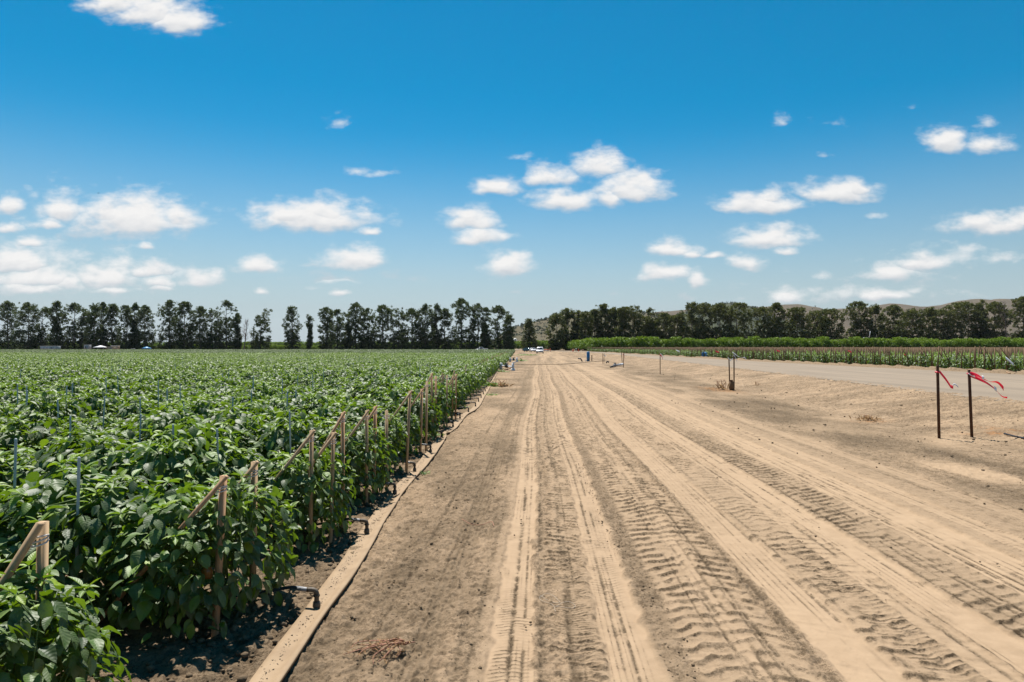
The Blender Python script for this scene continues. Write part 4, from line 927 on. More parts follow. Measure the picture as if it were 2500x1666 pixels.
# blue standing pipe
p = PG(1436,883); t = thing('blue_standpipe', 'tall dark blue round-topped standpipe on the verge', 'standpipe', p)
kid(MB().add(*lathe([(.19,-.1),(.19,.45),(.2,.46),(.2,.5),(.19,.51),(.19,1.0),(.175,1.09),(.13,1.16),(.06,1.19)], 20)).obj('pipe', M_blue, t, True))
kid(MB().add(*lathe([(.05,1.17),(.05,1.24),(.035,1.27)], 10)).add(*tube([(.0,0,1.22),(.12,0,1.26),(.16,0,1.33)], .03, 8)).obj('air_valve', M_brown, t, True))
kid(MB().add(*tube(spline([(-.19,-.05,.15),(-.30,-.06,.17),(-.34,-.06,.05),(-.34,-.06,-.05)],4), .04, 8)).obj('side_pipe', M_pvc, t, True))
# black bent pipe left of it
p = PG(1422,883); t = thing('bent_black_pipe', 'low bent black pipe left of the blue standpipe', 'pipe', p)
kid(MB().add(*tube(spline([(0,0,-.05),(-.1,0,.12),(-.18,0,.28),(-.34,0,.33),(-.55,0,.36)],5), .07, 10)).obj('pipe', M_black, t, True)); kid(MB().add(*tube([(-.46,0,.37),(-.16,0,.36)], .05, 8)).obj('sleeve', M_grey, t, True))
p = PG(1482,887); t = thing('black_elbow', 'small black pipe elbow half buried right of the thin stake pair', 'pipe', p)
kid(MB().add(*tube(spline([(-.12,0,.02),(0,0,.14),(.1,0,.16),(.16,0,.05)],5), .07, 9)).obj('elbow', M_black, t, True)); kid(MB().add(*tube([(.0,0,.14),(.0,0,.22)], .05, 8)).obj('neck', M_black, t))
# valve pipe lying on the verge
p = PG(1490,898); q = PG(1520,893.5); v = q-p; v.z = .02; t = thing('valve_pipe', 'grey and white pipe with black valve lying on the verge', 'irrigation valve', p)
kid(MB().add(*tube([tuple(v*.0+Vector((0,0,.05))), tuple(v*.3+Vector((0,0,.10)))], .07, 10)).obj('end_pipe', M_black, t, True))
kid(MB().add(*lathe([(.06,-.12),(.14,-.09),(.14,.09),(.08,.13)], 12, tuple(v*.34+Vector((0,0,.13))))).obj('valve_body', M_grey, t, True))
kid(MB().add(*tube([tuple(v*.34+Vector((0,0,.22))), tuple(v*.34+Vector((0,0,.36)))], [.09,.05], 8)).add(*tube([tuple(v*.34+Vector((-.1,0,.32))), tuple(v*.34+Vector((.1,0,.32)))], .025, 6)).obj('handle', M_black, t))
kid(MB().add(*tube([tuple(v*.42+Vector((0,0,.12))), tuple(v*.72+Vector((0,0,.13)))], .085, 10)).obj('grey_pipe', M_grey, t, True))
kid(MB().add(*tube([tuple(v*.70+Vector((0,0,.13))), tuple(v*1.0+Vector((0,0,.13)))], .095, 10)).obj('white_pipe', M_pvc, t, True))
# twin blue pipe across the road
p = PG(1719,873.5); t = thing('blue_pipe_pair', 'pale blue arched twin pipe at the far edge of the road', 'standpipe', p)
kid(MB().add(*tube(spline([(-.20,0,-.1),(-.20,0,.3),(-.18,0,.55)],4), .14, 14)).obj('pipe', M_blue, t, True))
kid(MB().add(*tube(spline([(.20,0,-.1),(.20,0,.28),(.16,0,.42),(.0,0,.48)],5), .15, 14)).obj('bend', M_ltblue, t, True)); kid(MB().add(*lathe([(.1,.5),(.1,.62),(.06,.66),(.06,.76),(.03,.8)], 12, (-.18,0,0))).obj('air_valve', M_grey, t, True))

# ---------------------------------------------------------------- road works far along the road
def cone(px, py, label, stand=False):
    p = PG(px, py)
    t = thing('traffic_cone' if not stand else 'traffic_post', label, 'cone' if not stand else 'post', p, 0, 'orange cones at the roadside')
    if stand:
        kid(MB().add(*tube([(0,0,0),(0,0,1.0)], .07, 10)).obj('post', M_white, t)); kid(MB().add(*lathe([(.3,0),(.3,.05),(.1,.08)], 10)).obj('base', M_black, t)); kid(MB().add(*tube([(0,0,.5),(0,0,.62)], .085, 10)).obj('band', M_cone, t))
    else:
        kid(MB().add(*lathe([(.19,.04),(.06,.85),(.04,.88)], 14)).obj('body', M_cone, t, True)); kid(MB().add(*bevbox((0,0,.025), (.45,.45,.05), .01)).obj('base', M_cone, t)); kid(MB().add(*lathe([(.135,.38),(.108,.55)], 14)).obj('band', M_white, t))
cone(1399,859,'orange traffic cone left of the white post by the road'); cone(1412.5,859,'orange traffic cone right of the white post by the road'); cone(1406.5,859,'white roadside post between two orange cones', True)
p = WD(1334,858.5,235); p.z = gzf(p.x,p.y); t = thing('road_barrier', 'low orange and white board barrier beyond the silver-white car', 'barrier', p)
kid(MB().add(*box((0,0,.62), (1.7,.05,.22))).obj('board', M_cone, t)); kid(MB().add(*box((0,0,.30), (1.7,.05,.18))).obj('board', M_white, t))
for s in (-.7,.7): kid(MB().add(*box((s,.06,.4), (.07,.07,.8))).obj('leg', M_wood, t))
p = WD(1343.5,859,225); p.z = gzf(p.x,p.y); t = thing('traffic_post', 'slim orange post at the end of the road barrier', 'post', p)
kid(MB().add(*tube([(0,0,0),(0,0,1.1)], .06, 8)).obj('post', M_cone, t)); kid(MB().add(*lathe([(.22,0),(.22,.05),(.08,.08)], 10)).obj('base', M_black, t))

# ---------------------------------------------------------------- vehicles
def rr(w, z0, z1, y, r=.12, ins=0.):
    pts = []
    for cx, cz, a0 in ((w-r, z0+r, -90), (w-r-ins, z1-r, 0), (-w+r+ins, z1-r, 90), (-w+r, z0+r, 180)):
        for k in range(3): a = R(a0+45*k); pts.append((cx+r*math.cos(a), y, cz+r*math.sin(a)))
    return pts
def car(loc, rz, label, kind='car', name='parked_car', body_m=None):
    bm_ = body_m or M_carw; t = thing(name, label, 'truck' if kind == 'pickup' else 'car', loc, rz)
    L_, w = (4.9, .93) if kind != 'pickup' else (5.4, .96); hf = -L_/2      # front at -y
    b0 = [(hf,.35,.62,.80),(hf+.08,.30,.80,.90),(hf+.9,.26,.92,.93),(hf+1.3,.26,1.0,.93),(L_/2-.3,.28,1.02,.93),(L_/2-.03,.34,.98,.90),(L_/2,.42,.9,.86)]
    kid(MB().add(*loft([rr(ww if ww < w else w, z0, z1, y, .10) for y, z0, z1, ww in b0])).obj('body', bm_, t, True))
    if kind == 'pickup': cab = [(hf+1.25,.95,1.02,.0),(hf+1.95,.95,1.68,.12),(hf+2.1,.95,1.74,.14),(hf+3.2,.95,1.74,.14),(hf+3.35,.95,1.70,.13),(hf+3.4,.95,1.02,.0)]
    elif kind == 'suv': cab = [(hf+1.1,.95,1.02,.0),(hf+1.75,.95,1.64,.13),(hf+1.95,.95,1.72,.15),(L_/2-.55,.95,1.74,.15),(L_/2-.2,.95,1.6,.13),(L_/2-.08,.95,1.03,.0)]
    else: cab = [(hf+1.3,.95,1.0,.0),(hf+2.1,.95,1.38,.16),(hf+2.3,.95,1.44,.18),(L_/2-1.4,.95,1.43,.18),(L_/2-.9,.95,1.3,.14),(L_/2-.4,.95,1.0,.0)]
    kid(MB().add(*loft([rr(w-.06, min(z0, z1-.06), z1, y, .03, ins) for y, z0, z1, ins in cab])).obj('cabin', bm_, t, True))
    a, b = cab[0], cab[1]; f = lambda k: (a[0]+(b[0]-a[0])*k, a[2]+(b[2]-a[2])*k, a[3]+(b[3]-a[3])*k)
    (y0,z0,i0), (y1,z1,i1) = f(.12), f(.93)
    kid(MB().add([(-w+.14+i0,y0-.03,z0+.02),(w-.14-i0,y0-.03,z0+.02),(w-.16-i1,y1-.03,z1+.02),(-w+.16+i1,y1-.03,z1+.02),(-w+.14+i0,y0+.05,z0),(w-.14-i0,y0+.05,z0),(w-.16-i1,y1+.05,z1),(-w+.16+i1,y1+.05,z1)], [(0,1,2,3),(7,6,5,4),(0,4,5,1),(1,5,6,2),(2,6,7,3),(3,7,4,0)]).obj('windshield', M_glass, t))
    c, e = cab[2], cab[-3]
    for s in (-1,1):
        wx = w-.055; kid(MB().add([(s*wx,a[0]+.45,1.06),(s*wx,e[0]-.05,1.06),(s*(wx-.115),e[0]-.1,c[2]-.1),(s*(wx-.115),c[0]-.02,c[2]-.1),(s*(wx-.04),a[0]+.45,1.06),(s*(wx-.04),e[0]-.05,1.06),(s*(wx-.155),e[0]-.1,c[2]-.1),(s*(wx-.155),c[0]-.02,c[2]-.1)], [(0,1,2,3),(7,6,5,4),(0,4,5,1),(1,5,6,2),(2,6,7,3),(3,7,4,0)]).obj('side_window', M_glass, t))
        kid(MB().add(*bevbox((s*.66, hf+.02, .70), (.34,.12,.16), .03)).obj('headlight', M_lamp, t))
        kid(MB().add(*bevbox((s*(w+.09), a[0]+.55, 1.10), (.2,.12,.16), .03)).obj('mirror', bm_, t))
        for yw in (hf+.95, L_/2-1.0):
            wh = MB().add(*tube([(s*(w-.2),yw,.34),(s*(w-.18),yw,.34),(s*(w-.02),yw,.34),(s*w,yw,.34)], [.30,.34,.34,.30], 20)).obj('wheel', M_tyre, t, True); kid(wh)
            kid(MB().add(*tube([(s*(w-.04),yw,.34),(s*(w+.012),yw,.34)], [.2,.19], 14)).obj('rim', M_rim, wh))
    kid(MB().add(*bevbox((0,hf-.01,.66), (.9,.08,.14), .02)).obj('grille', M_black, t)); kid(MB().add(*bevbox((0,hf-.04,.46), (1.78,.16,.2), .04)).obj('bumper', M_grey if kind != 'car' else bm_, t))
    kid(MB().add(*bevbox((0,hf-.125,.48), (.32,.02,.14), .005)).obj('number_plate', M_white, t))
    if kind == 'suv':
        rk = MB()
        for yy in (-.3,.5,1.3): rk.add(*tube([(-.62,yy,1.80),(.62,yy,1.80)], .025, 6))
        for s in (-.62,.62): rk.add(*tube([(s,-.5,1.79),(s,1.6,1.79)], .022, 6))
        kid(rk.obj('roof_rack', M_grey, t))
    if kind == 'pickup':
        bd = MB()
        for s in (-1,1): bd.add(*box((s*(w-.05), L_/2-.95, 1.08), (.06,1.8,.14)))
        bd.add(*box((0,L_/2-.04,1.08), (1.8,.06,.14))); kid(bd.obj('bed_rail', bm_, t))
    return t
def gp(px, d): x = (px-HX)/FPX*d; return (x, d, gzf(x, d))
car(gp(1318.5,187), R(-4), 'white sport utility car with roof rack parked facing the camera on the dirt track', 'suv')
car(gp(1301,240), R(8), 'low white car parked behind the roof-racked one', 'car')
car(gp(1291.5,262), R(60), 'dark teal car half hidden behind the low white car', 'car', body_m=mat('teal_car_paint', (.05,.12,.14), .25, .05, 2))
car(gp(1174.5,276), R(-68), 'white pickup truck parked at the far field edge under the trees', 'pickup', 'pickup_truck')

# ---------------------------------------------------------------- sheds and canopies at the far field edge
def canopy(px, d, w, h, m, label, skirt=None):
    x, y, z = gp(px, d); t = thing('canopy_tent', label, 'canopy', (x, y, z), .15)
    hw = w/2; e = h*.68
    V = [(-hw,-hw,e-.2),(hw,-hw,e-.2),(hw,hw,e-.2),(-hw,hw,e-.2),(-hw,-hw,e),(hw,-hw,e),(hw,hw,e),(-hw,hw,e),(0,0,h),(0,0,h-.1)]
    kid(MB().add(V, [(0,1,5,4),(1,2,6,5),(2,3,7,6),(3,0,4,7),(4,5,8),(5,6,8),(6,7,8),(7,4,8),(1,0,9),(2,1,9),(3,2,9),(0,3,9)]).obj('canopy_top', m, t))
    for sx_ in (-1,1):
        for sy_ in (-1,1): kid(MB().add(*tube([(sx_*(hw-.05),sy_*(hw-.05),0),(sx_*(hw-.05),sy_*(hw-.05),e-.1)], .04, 6)).obj('leg', M_grey, t))
    if skirt: kid(MB().add(*box((0,hw-.06,e*.55), (w-.3,.04,e*.75))).obj('back_wall', skirt, t))
def shed(px, d, w, dep, h, m, label, name='field_trailer', cat='trailer', roofm=None, rz=0., wins=0, doors=1, wheels=True):
    x, y, z = gp(px, d); t = thing(name, label, cat, (x, y, z), rz); g = .35 if wheels else 0
    kid(MB().add(*bevbox((0,0,g+(h-g)/2), (w,dep,h-g), .04)).obj('wall', m, t)); kid(MB().add(*bevbox((0,0,h+.06), (w+.16,dep+.16,.12), .03)).obj('roof', roofm or m, t))
    for k in range(wins): kid(MB().add(*box((-w/2+(k+.75)*w/(wins+.5), -dep/2-.012, g+(h-g)*.62), (w/(wins+.5)*.72,.03,(h-g)*.36))).obj('window', M_lamp if wins > 3 else M_glass, t))
    for k in range(doors): kid(MB().add(*box((w*.18 if doors == 1 else (-.25+.5*k)*w, -dep/2-.015, g+(h-g)*.42), (.7,.035,(h-g)*.8))).obj('door', M_grey, t))
    kid(MB().add(*box((0,-dep/2-.012,g+(h-g)*.38), (w,.028,.05))).obj('trim', M_black, t))
    if wheels:
        for s in (-1,1): kid(MB().add(*tube([(s*w*.25,-dep/2-.02,.33),(s*w*.25,-dep/2+.2,.33)], .33, 14)).obj('wheel', M_tyre, t))
shed(116, 250, 6.3, 2.2, 2.0, M_shed, 'long pale grey trailer standing in the far crop', roofm=M_canvas, wins=5)
shed(208, 276, 1.9, 1.9, 2.55, M_shed, 'small square grey cabin left of the white canopy', 'field_cabin', 'shed', wins=1, wheels=False)
canopy(240, 275, 4.1, 2.45, M_canvas, 'white peaked canopy tent at the far field edge')
shed(265, 277, 3.0, 2.0, 1.75, M_tan, 'tan topped field wagon right of the white canopy', 'field_wagon', 'wagon', roofm=M_tan)
shed(276, 281, 2.7, 2.0, 2.2, M_tan, 'white roofed field wagon behind the tan one', 'field_wagon', 'wagon', roofm=M_canvas)
shed(320, 275, 1.2, .8, 1.05, M_shed, 'low white bin between wagon and blue canopy', 'storage_bin', 'bin', doors=0, wheels=False)
canopy(353.5, 275, 2.7, 1.95, M_ltblue, 'small blue canopy tent at the far field edge', M_bcanvas)

# ---------------------------------------------------------------- trees
def clump(mb, c, r, n, sz, rg, tint):
    u = unit(rg.normal(size=(n,3)))*(rg.random(n)**.5)[:,None]*r; cen = c+u*np.array([1,1,.85])
    a = unit(rg.normal(size=(n,3))); b = unit(np.cross(a, rg.normal(size=(n,3)))); s = rg.uniform(.55,1.2,n)[:,None]*sz
    V = np.stack([cen+a*s*.75, cen+b*s*.42, cen-a*s*.75, cen-b*s*.42], 1).reshape(-1,3)
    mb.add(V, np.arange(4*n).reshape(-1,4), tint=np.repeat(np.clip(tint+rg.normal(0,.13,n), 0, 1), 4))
def tree(loc, h, w, m, label, seed, style='tall', group=None, name='windbreak_tree', lean=0., dens=1.0, sz=.36, bark=None):
    rg = np.random.default_rng(seed); cr = MB(); tr = MB()
    bow = rg.normal(0,.03,2)*h
    def axis(z): t = z/h; return np.array([bow[0]*math.sin(t*3)+lean*h*max(0,t-.45)**1.3*2.2, bow[1]*math.sin(t*3), z])
    zs = np.linspace(-.3, h*.93, 9); tr.add(*tube([axis(z) for z in zs], np.linspace(.016*h+.05, .04, 9), 7))
    def prof(t):
        cap = 1 if t < .86 else math.sqrt(max(.02, 1-((t-.86)/.15)**2))
        if style == 'tall':            # ragged eucalypt: broad skirt, slight waist, rounded crown
            return (.92*smooth(.0,.06,t)*(1-smooth(.42,.66,t))+.95*math.exp(-((t-.74)/.20)**2)+.12)*cap
        if style == 'thin': return (.62*math.exp(-((t-.26)/.2)**2)+.85*math.exp(-((t-.76)/.16)**2)+.10)*cap
        if style == 'cone': return float(max(.12, 1.05*(1-t)**.6)*smooth(.0,.12,t))+.05
        return (.72+.28*math.sin(t*3.1))*(.85+.15*math.sin(t*11+seed))*cap*float(smooth(.0,.08,t))
    nlimb = int(10+h*.4); phase = rg.random()*6.28
    for k in range(nlimb):
        t = .2+.75*(k+rg.random())/nlimb; p0 = axis(h*t*.86); a = k*2.4+phase+rg.normal(0,.5); rad = w/2*prof(t)*rg.uniform(.5,1.0)
        p2 = axis(h*t)+np.array([math.cos(a)*rad, math.sin(a)*rad, rg.uniform(0,.05)*h]); p1 = (p0+p2)/2+np.array([0,0,-.02*h])
        p2[2] = min(p2[2], h*.98); tr.add(*tube(spline([p0,p1,p2],2), np.linspace(.10,.03,5), 5))
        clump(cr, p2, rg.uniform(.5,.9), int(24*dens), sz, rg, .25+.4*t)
    n = int((13 if style in ('tall','thin') else 12)*h*dens*(.35+.65*w/7)); off = rg.random(2)*50
    tt = rg.random(n)**1.08; aa = rg.random(n)*6.28; rq = np.sqrt(rg.random(n)); cc = np.array([axis(h*t)+np.array([math.cos(a)*w/2*prof(t)*r0, math.sin(a)*w/2*prof(t)*r0*.8, 0]) for t, a, r0 in zip(tt, aa, rq)])
    gg = vnoise(cc[:,0]*.42+off[0], cc[:,2]*.34+off[1], seed)          # gaps of sky in the upper part
    for t, c, g in zip(tt, cc, gg):
        if t > .34 and g < (.22+.17*smooth(.42,.60,t) if style != 'full' else .26): continue
        r = rg.uniform(.55,1.05)*(1.15 if t < .4 else 1); c[2] = max(c[2], .6)
        clump(cr, c, r, int(15*(r/.8)**1.5)+5, sz*1.25, rg, (.16 if t < .4 else .22)+.5*max(0,t-.4)+rg.normal(0,.09))  # tint rises with height, crown tops lighter
    for q in range(int(5+w)):                                       # crown top
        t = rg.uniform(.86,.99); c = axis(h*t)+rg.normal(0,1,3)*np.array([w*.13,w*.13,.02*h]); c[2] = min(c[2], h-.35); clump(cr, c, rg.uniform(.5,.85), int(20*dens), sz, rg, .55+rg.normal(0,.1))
    t = thing(name, label, 'tree', loc, 0, group); kid(tr.obj('trunk', bark or M_bark, t, True)); kid(cr.obj('crown', m, t)); return t
def bare_tree(loc, h, label, seed):
    rg = np.random.default_rng(seed); br = MB(); tr = MB(); top = np.array([.06*h*rg.normal(),0,h]); tr.add(*tube(spline([(0,0,-.3),top*.5+[.2,0,0],top],4), np.linspace(.28,.06,9), 6))
    for k in range(26):
        t = rg.uniform(.3,.97); a = rg.random()*6.28; ln = h*.22*(1.15-t)*rg.uniform(.6,1.6); p = top*t; e = p+np.array([math.cos(a)*ln, math.sin(a)*ln, ln*rg.uniform(.5,1.4)])
        br.add(*tube([p,(p+e)/2+rg.normal(0,.1,3),e], [.09,.06,.03], 5))
        for q in range(3): f = rg.uniform(.4,1); s = p+(e-p)*f; br.add(*tube([s, s+rg.normal(0,.5,3)+[0,0,.6]], [.04,.02], 4))
    t = thing('dead_tree', label, 'tree', loc, 0); kid(tr.obj('trunk', M_dead, t)); kid(br.obj('branches', M_dead, t))
LEFT = [(12,736,46,'tall',0),(59,740,46,'tall',0),(98,748,36,'tall',0),(134,737,36,'thin',0),(175,741,50,'tall',0),(206,764,30,'full',0),(224,741,30,'tall',0),(247,739,30,'thin',0),(271,741,30,'tall',0),
 (300,746,32,'tall',0),(327,741,28,'thin',0),(350,747,36,'tall',0),(411,734,40,'tall',0),(446,738,44,'full',0),(487,750,40,'tall',0),(519,754,30,'tall',0),(551,736,40,'tall',0),(577,766,20,'thin',0),
 (630,754,33,'tall',.22),(714,749,36,'full',0),(752,768,14,'thin',0),(793,752,38,'full',0),(823,757,28,'tall',0),(845,762,26,'thin',0),(869,741,38,'tall',0),(901,752,30,'tall',0),(936,746,52,'tall',0),
 (972,751,30,'tall',0),(1005,755,44,'tall',0),(1039,745,34,'tall',0),(1067,743,28,'thin',0),(1087,755,24,'tall',0),(1126,730,48,'tall',0),(1164,741,36,'tall',0),(1189,754,24,'thin',0),(1218,748,50,'tall',0),(1244,770,26,'full',0)]
ONES = ['','first','second','third','fourth','fifth','sixth','seventh','eighth','ninth','tenth','eleventh','twelfth','thirteenth','fourteenth','fifteenth','sixteenth','seventeenth','eighteenth','nineteenth','twentieth']
def ordn(n):
    if n <= 20: return ONES[n]
    return ('twenty-' if n < 30 else 'thirty-')+ONES[n % 10] if n % 10 else ('thirtieth' if n == 30 else 'fortieth')
SPEC = {18:'tree with its whole top leaning over to the right, alone in the gap', 19:'full dark tree standing alone right of the leaning one', 20:'thin waisted small tree alone between two full ones', 32:'tallest ragged tree of the far windbreak, towards its right end', 3:'thin tree with a long bare trunk showing sky, fourth from the left end', 12:'tall wide-topped tree right beside the sky gap in the windbreak', 36:'low tree ending the windbreak beside the dirt track'}
for i, (px, top, w, style, lean) in enumerate(LEFT):
    rg = random.Random(900+i); d = 300+rg.uniform(-4,6); hh = CAMZ+(HY-top)/FPX*d; ww = w*1.42/FPX*d
    look = ('tall ' if top < 742 else 'shorter ' if top > 753 else '')+{'tall':'ragged two-tiered','thin':'slim gappy','full':'full dense'}[style]
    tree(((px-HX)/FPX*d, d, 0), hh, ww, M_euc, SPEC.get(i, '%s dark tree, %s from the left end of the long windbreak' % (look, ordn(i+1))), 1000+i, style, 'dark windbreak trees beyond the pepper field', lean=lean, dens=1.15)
bare_tree(((592-HX)/FPX*299, 299, 0), 13.5, 'spindly bare dead tree at the edge of a gap in the left windbreak', 3)
tree(((1291-HX)/FPX*330, 330, 0), 15.2, 8.6, M_oliv, 'lone brownish cone-shaped tree over the parked cars', 1500, 'cone', dens=1.3)
RIGHT = [(1356,765,44,'full'),(1386,753,38,'full'),(1411,757,32,'full'),(1431,762,30,'full'),(1451,756,30,'tall'),(1474,743,38,'full'),(1500,752,36,'full'),(1521,750,30,'full'),(1545,747,40,'full'),(1588,753,30,'tall'),(1575,772,40,'full'),(1622,765,46,'full'),
 (1655,768,44,'full'),(1690,737,42,'tall'),(1718,741,42,'full'),(1757,742,56,'full'),(1803,741,60,'full'),(1860,750,56,'full'),(1894,740,34,'tall'),(1946,751,66,'full'),(1990,760,50,'full'),(2022,754,62,'full'),(2088,738,58,'full'),(2134,741,26,'tall'),(2176,746,58,'full'),(2228,754,58,'full'),
 (2266,750,34,'tall'),(2292,757,50,'full'),(2344,738,72,'full'),(2390,734,32,'full'),(2424,739,56,'full'),(2492,726,60,'full'),(2545,734,60,'full')]
for i, (px, top, w, style) in enumerate(RIGHT):
    rg = random.Random(700+i); d = 300+rg.uniform(-4,8); hh = CAMZ-.4+(HY-top)/FPX*d; ww = w*1.4/FPX*d; x = (px-HX)/FPX*d
    look = ('tall ' if top < 742 else 'low ' if top > 756 else '')+('narrow' if w < 35 else 'broad' if w > 52 else 'rounded')
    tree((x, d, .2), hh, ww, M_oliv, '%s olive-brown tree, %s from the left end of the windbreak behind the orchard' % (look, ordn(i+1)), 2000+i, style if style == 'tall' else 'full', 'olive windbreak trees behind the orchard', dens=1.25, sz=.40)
bare_tree(((2450-HX)/FPX*296, 296, .2), 22.0, 'bare dead tree rising out of the right windbreak', 9)

# citrus orchard right of the road
def citrus_protos():
    out = []
    for v in range(6):
        rg = np.random.default_rng(3000+v); cr = MB(); tr = MB(); tr.add(*tube([(0,0,-.1),(.05,0,.7),(.0,.05,1.4)], [.12,.09,.06], 7))
        for k in range(6): a = k*1.05; tr.add(*tube([(0,0,.7),(math.cos(a)*.6,math.sin(a)*.6,1.5),(math.cos(a)*1.1,math.sin(a)*1.1,2.3)], [.07,.05,.02], 5))
        for k in range(150):
            u = unit(rg.normal(size=3)); u[2] = abs(u[2])*1.0-.42*rg.random(); rr_ = rg.uniform(.72,1.04); c = np.array([u[0]*2.1*rr_, u[1]*2.1*rr_, 1.75+u[2]*2.15*rr_]); c[2] = max(c[2], .35)
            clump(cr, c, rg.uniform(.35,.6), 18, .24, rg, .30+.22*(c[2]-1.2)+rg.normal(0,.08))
        for k in range(26):                                          # upright shoots
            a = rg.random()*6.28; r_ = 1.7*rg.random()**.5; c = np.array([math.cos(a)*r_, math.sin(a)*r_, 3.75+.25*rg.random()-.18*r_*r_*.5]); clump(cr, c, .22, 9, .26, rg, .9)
        out.append((tr.mesh('trunk', M_bark, True), cr.mesh('crown', M_cit)))
    return out
CIT = citrus_protos()
def citrus(x, y, lb, gr):
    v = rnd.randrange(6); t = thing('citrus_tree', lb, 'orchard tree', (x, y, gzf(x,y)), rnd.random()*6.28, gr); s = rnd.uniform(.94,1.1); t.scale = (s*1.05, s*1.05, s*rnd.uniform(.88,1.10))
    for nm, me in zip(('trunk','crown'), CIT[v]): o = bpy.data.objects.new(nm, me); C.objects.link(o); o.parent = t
for k in range(48): citrus(25+k*3.5+rnd.uniform(-.3,.3), 214+rnd.uniform(-.4,.4), 'bright green citrus tree merging with its neighbours in the front orchard row' if k else 'bright green citrus tree at the corner of the orchard by the road', 'citrus trees in the front orchard row')
for k in range(44): citrus(27.5+k*3.9, 219.5+rnd.uniform(-.4,.4), 'citrus tree in the second orchard row, only its top shoots showing', 'citrus trees in the second orchard row')
for k in range(1, 40): citrus(24.5-.02*k*k*.2+rnd.uniform(-.3,.3), 214+k*4.6, 'bright green citrus tree in the orchard edge along the road', 'citrus trees along the road side of the orchard')
# green orchards behind the left windbreak: a far-off mass
def far_orchard(name, x0, x1, y0, rows, h, label, seed, lowp=.0):
    rg = np.random.default_rng(seed); pts = []; 
    for r in range(rows):
        xs = np.arange(x0, x1, 3.3); n = len(xs); k = rg.random(n) > lowp; pts.append(np.stack([xs+rg.uniform(-.5,.5,n), y0+r*6+rg.uniform(-.6,.6,n), np.zeros(n)], -1)[k])
    pts = np.concatenate(pts); n = len(pts); s = rg.uniform(.85,1.15,n)*h/4.0
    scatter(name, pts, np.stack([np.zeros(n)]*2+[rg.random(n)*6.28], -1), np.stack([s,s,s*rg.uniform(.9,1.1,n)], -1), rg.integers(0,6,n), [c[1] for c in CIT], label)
far_orchard('orchard_rows', -330, -12, 322, 4, 2.6, 'green orchard rows glimpsed between the left windbreak trunks', 1)
far_orchard('orchard_rows', -8, 22, 345, 6, 4.4, 'green orchard behind the parked cars', 2)
far_orchard('distant_scrub', -520, -10, 620, 4, 6., 'distant bushes on the flat horizon', 3, .35)

# orchard fan
p = gp(2112, 285); t = thing('wind_machine', 'orchard fan with tilted white blade in front of the olive trees', 'wind machine', (p[0], p[1], .4))
kid(MB().add(*tube([(.55,0,0),(.95,0,5.4)], [.13,.09], 10)).obj('tower', M_grey, t, True))
kid(MB().add(*loft([rr(.17,-.05,.05,0,.02)[::1]])) .obj('hub', M_grey, t) if False else MB().add(*lathe([(.12,5.3),(.16,5.5),(.1,5.7)], 10, (.97,0,0))).obj('hub', M_grey, t, True))
bl = MB().add(*box((0,0,0), (.26,.07,2.5), Matrix.Rotation(R(11),3,'Y'))); V = np.concatenate(bl.v)+np.array([1.25,-.15,6.6]); bl.v = [V]; kid(bl.obj('blade', M_white, t))
kid(MB().add(*bevbox((-.5,0,4.9), (1.5,.8,.9), .06)).obj('engine_box', M_shed, t))
for s in (-1.0,.0): kid(MB().add(*tube([(s,-.3,0),(s,-.3,4.5)], .05, 6)).obj('leg', M_grey, t))

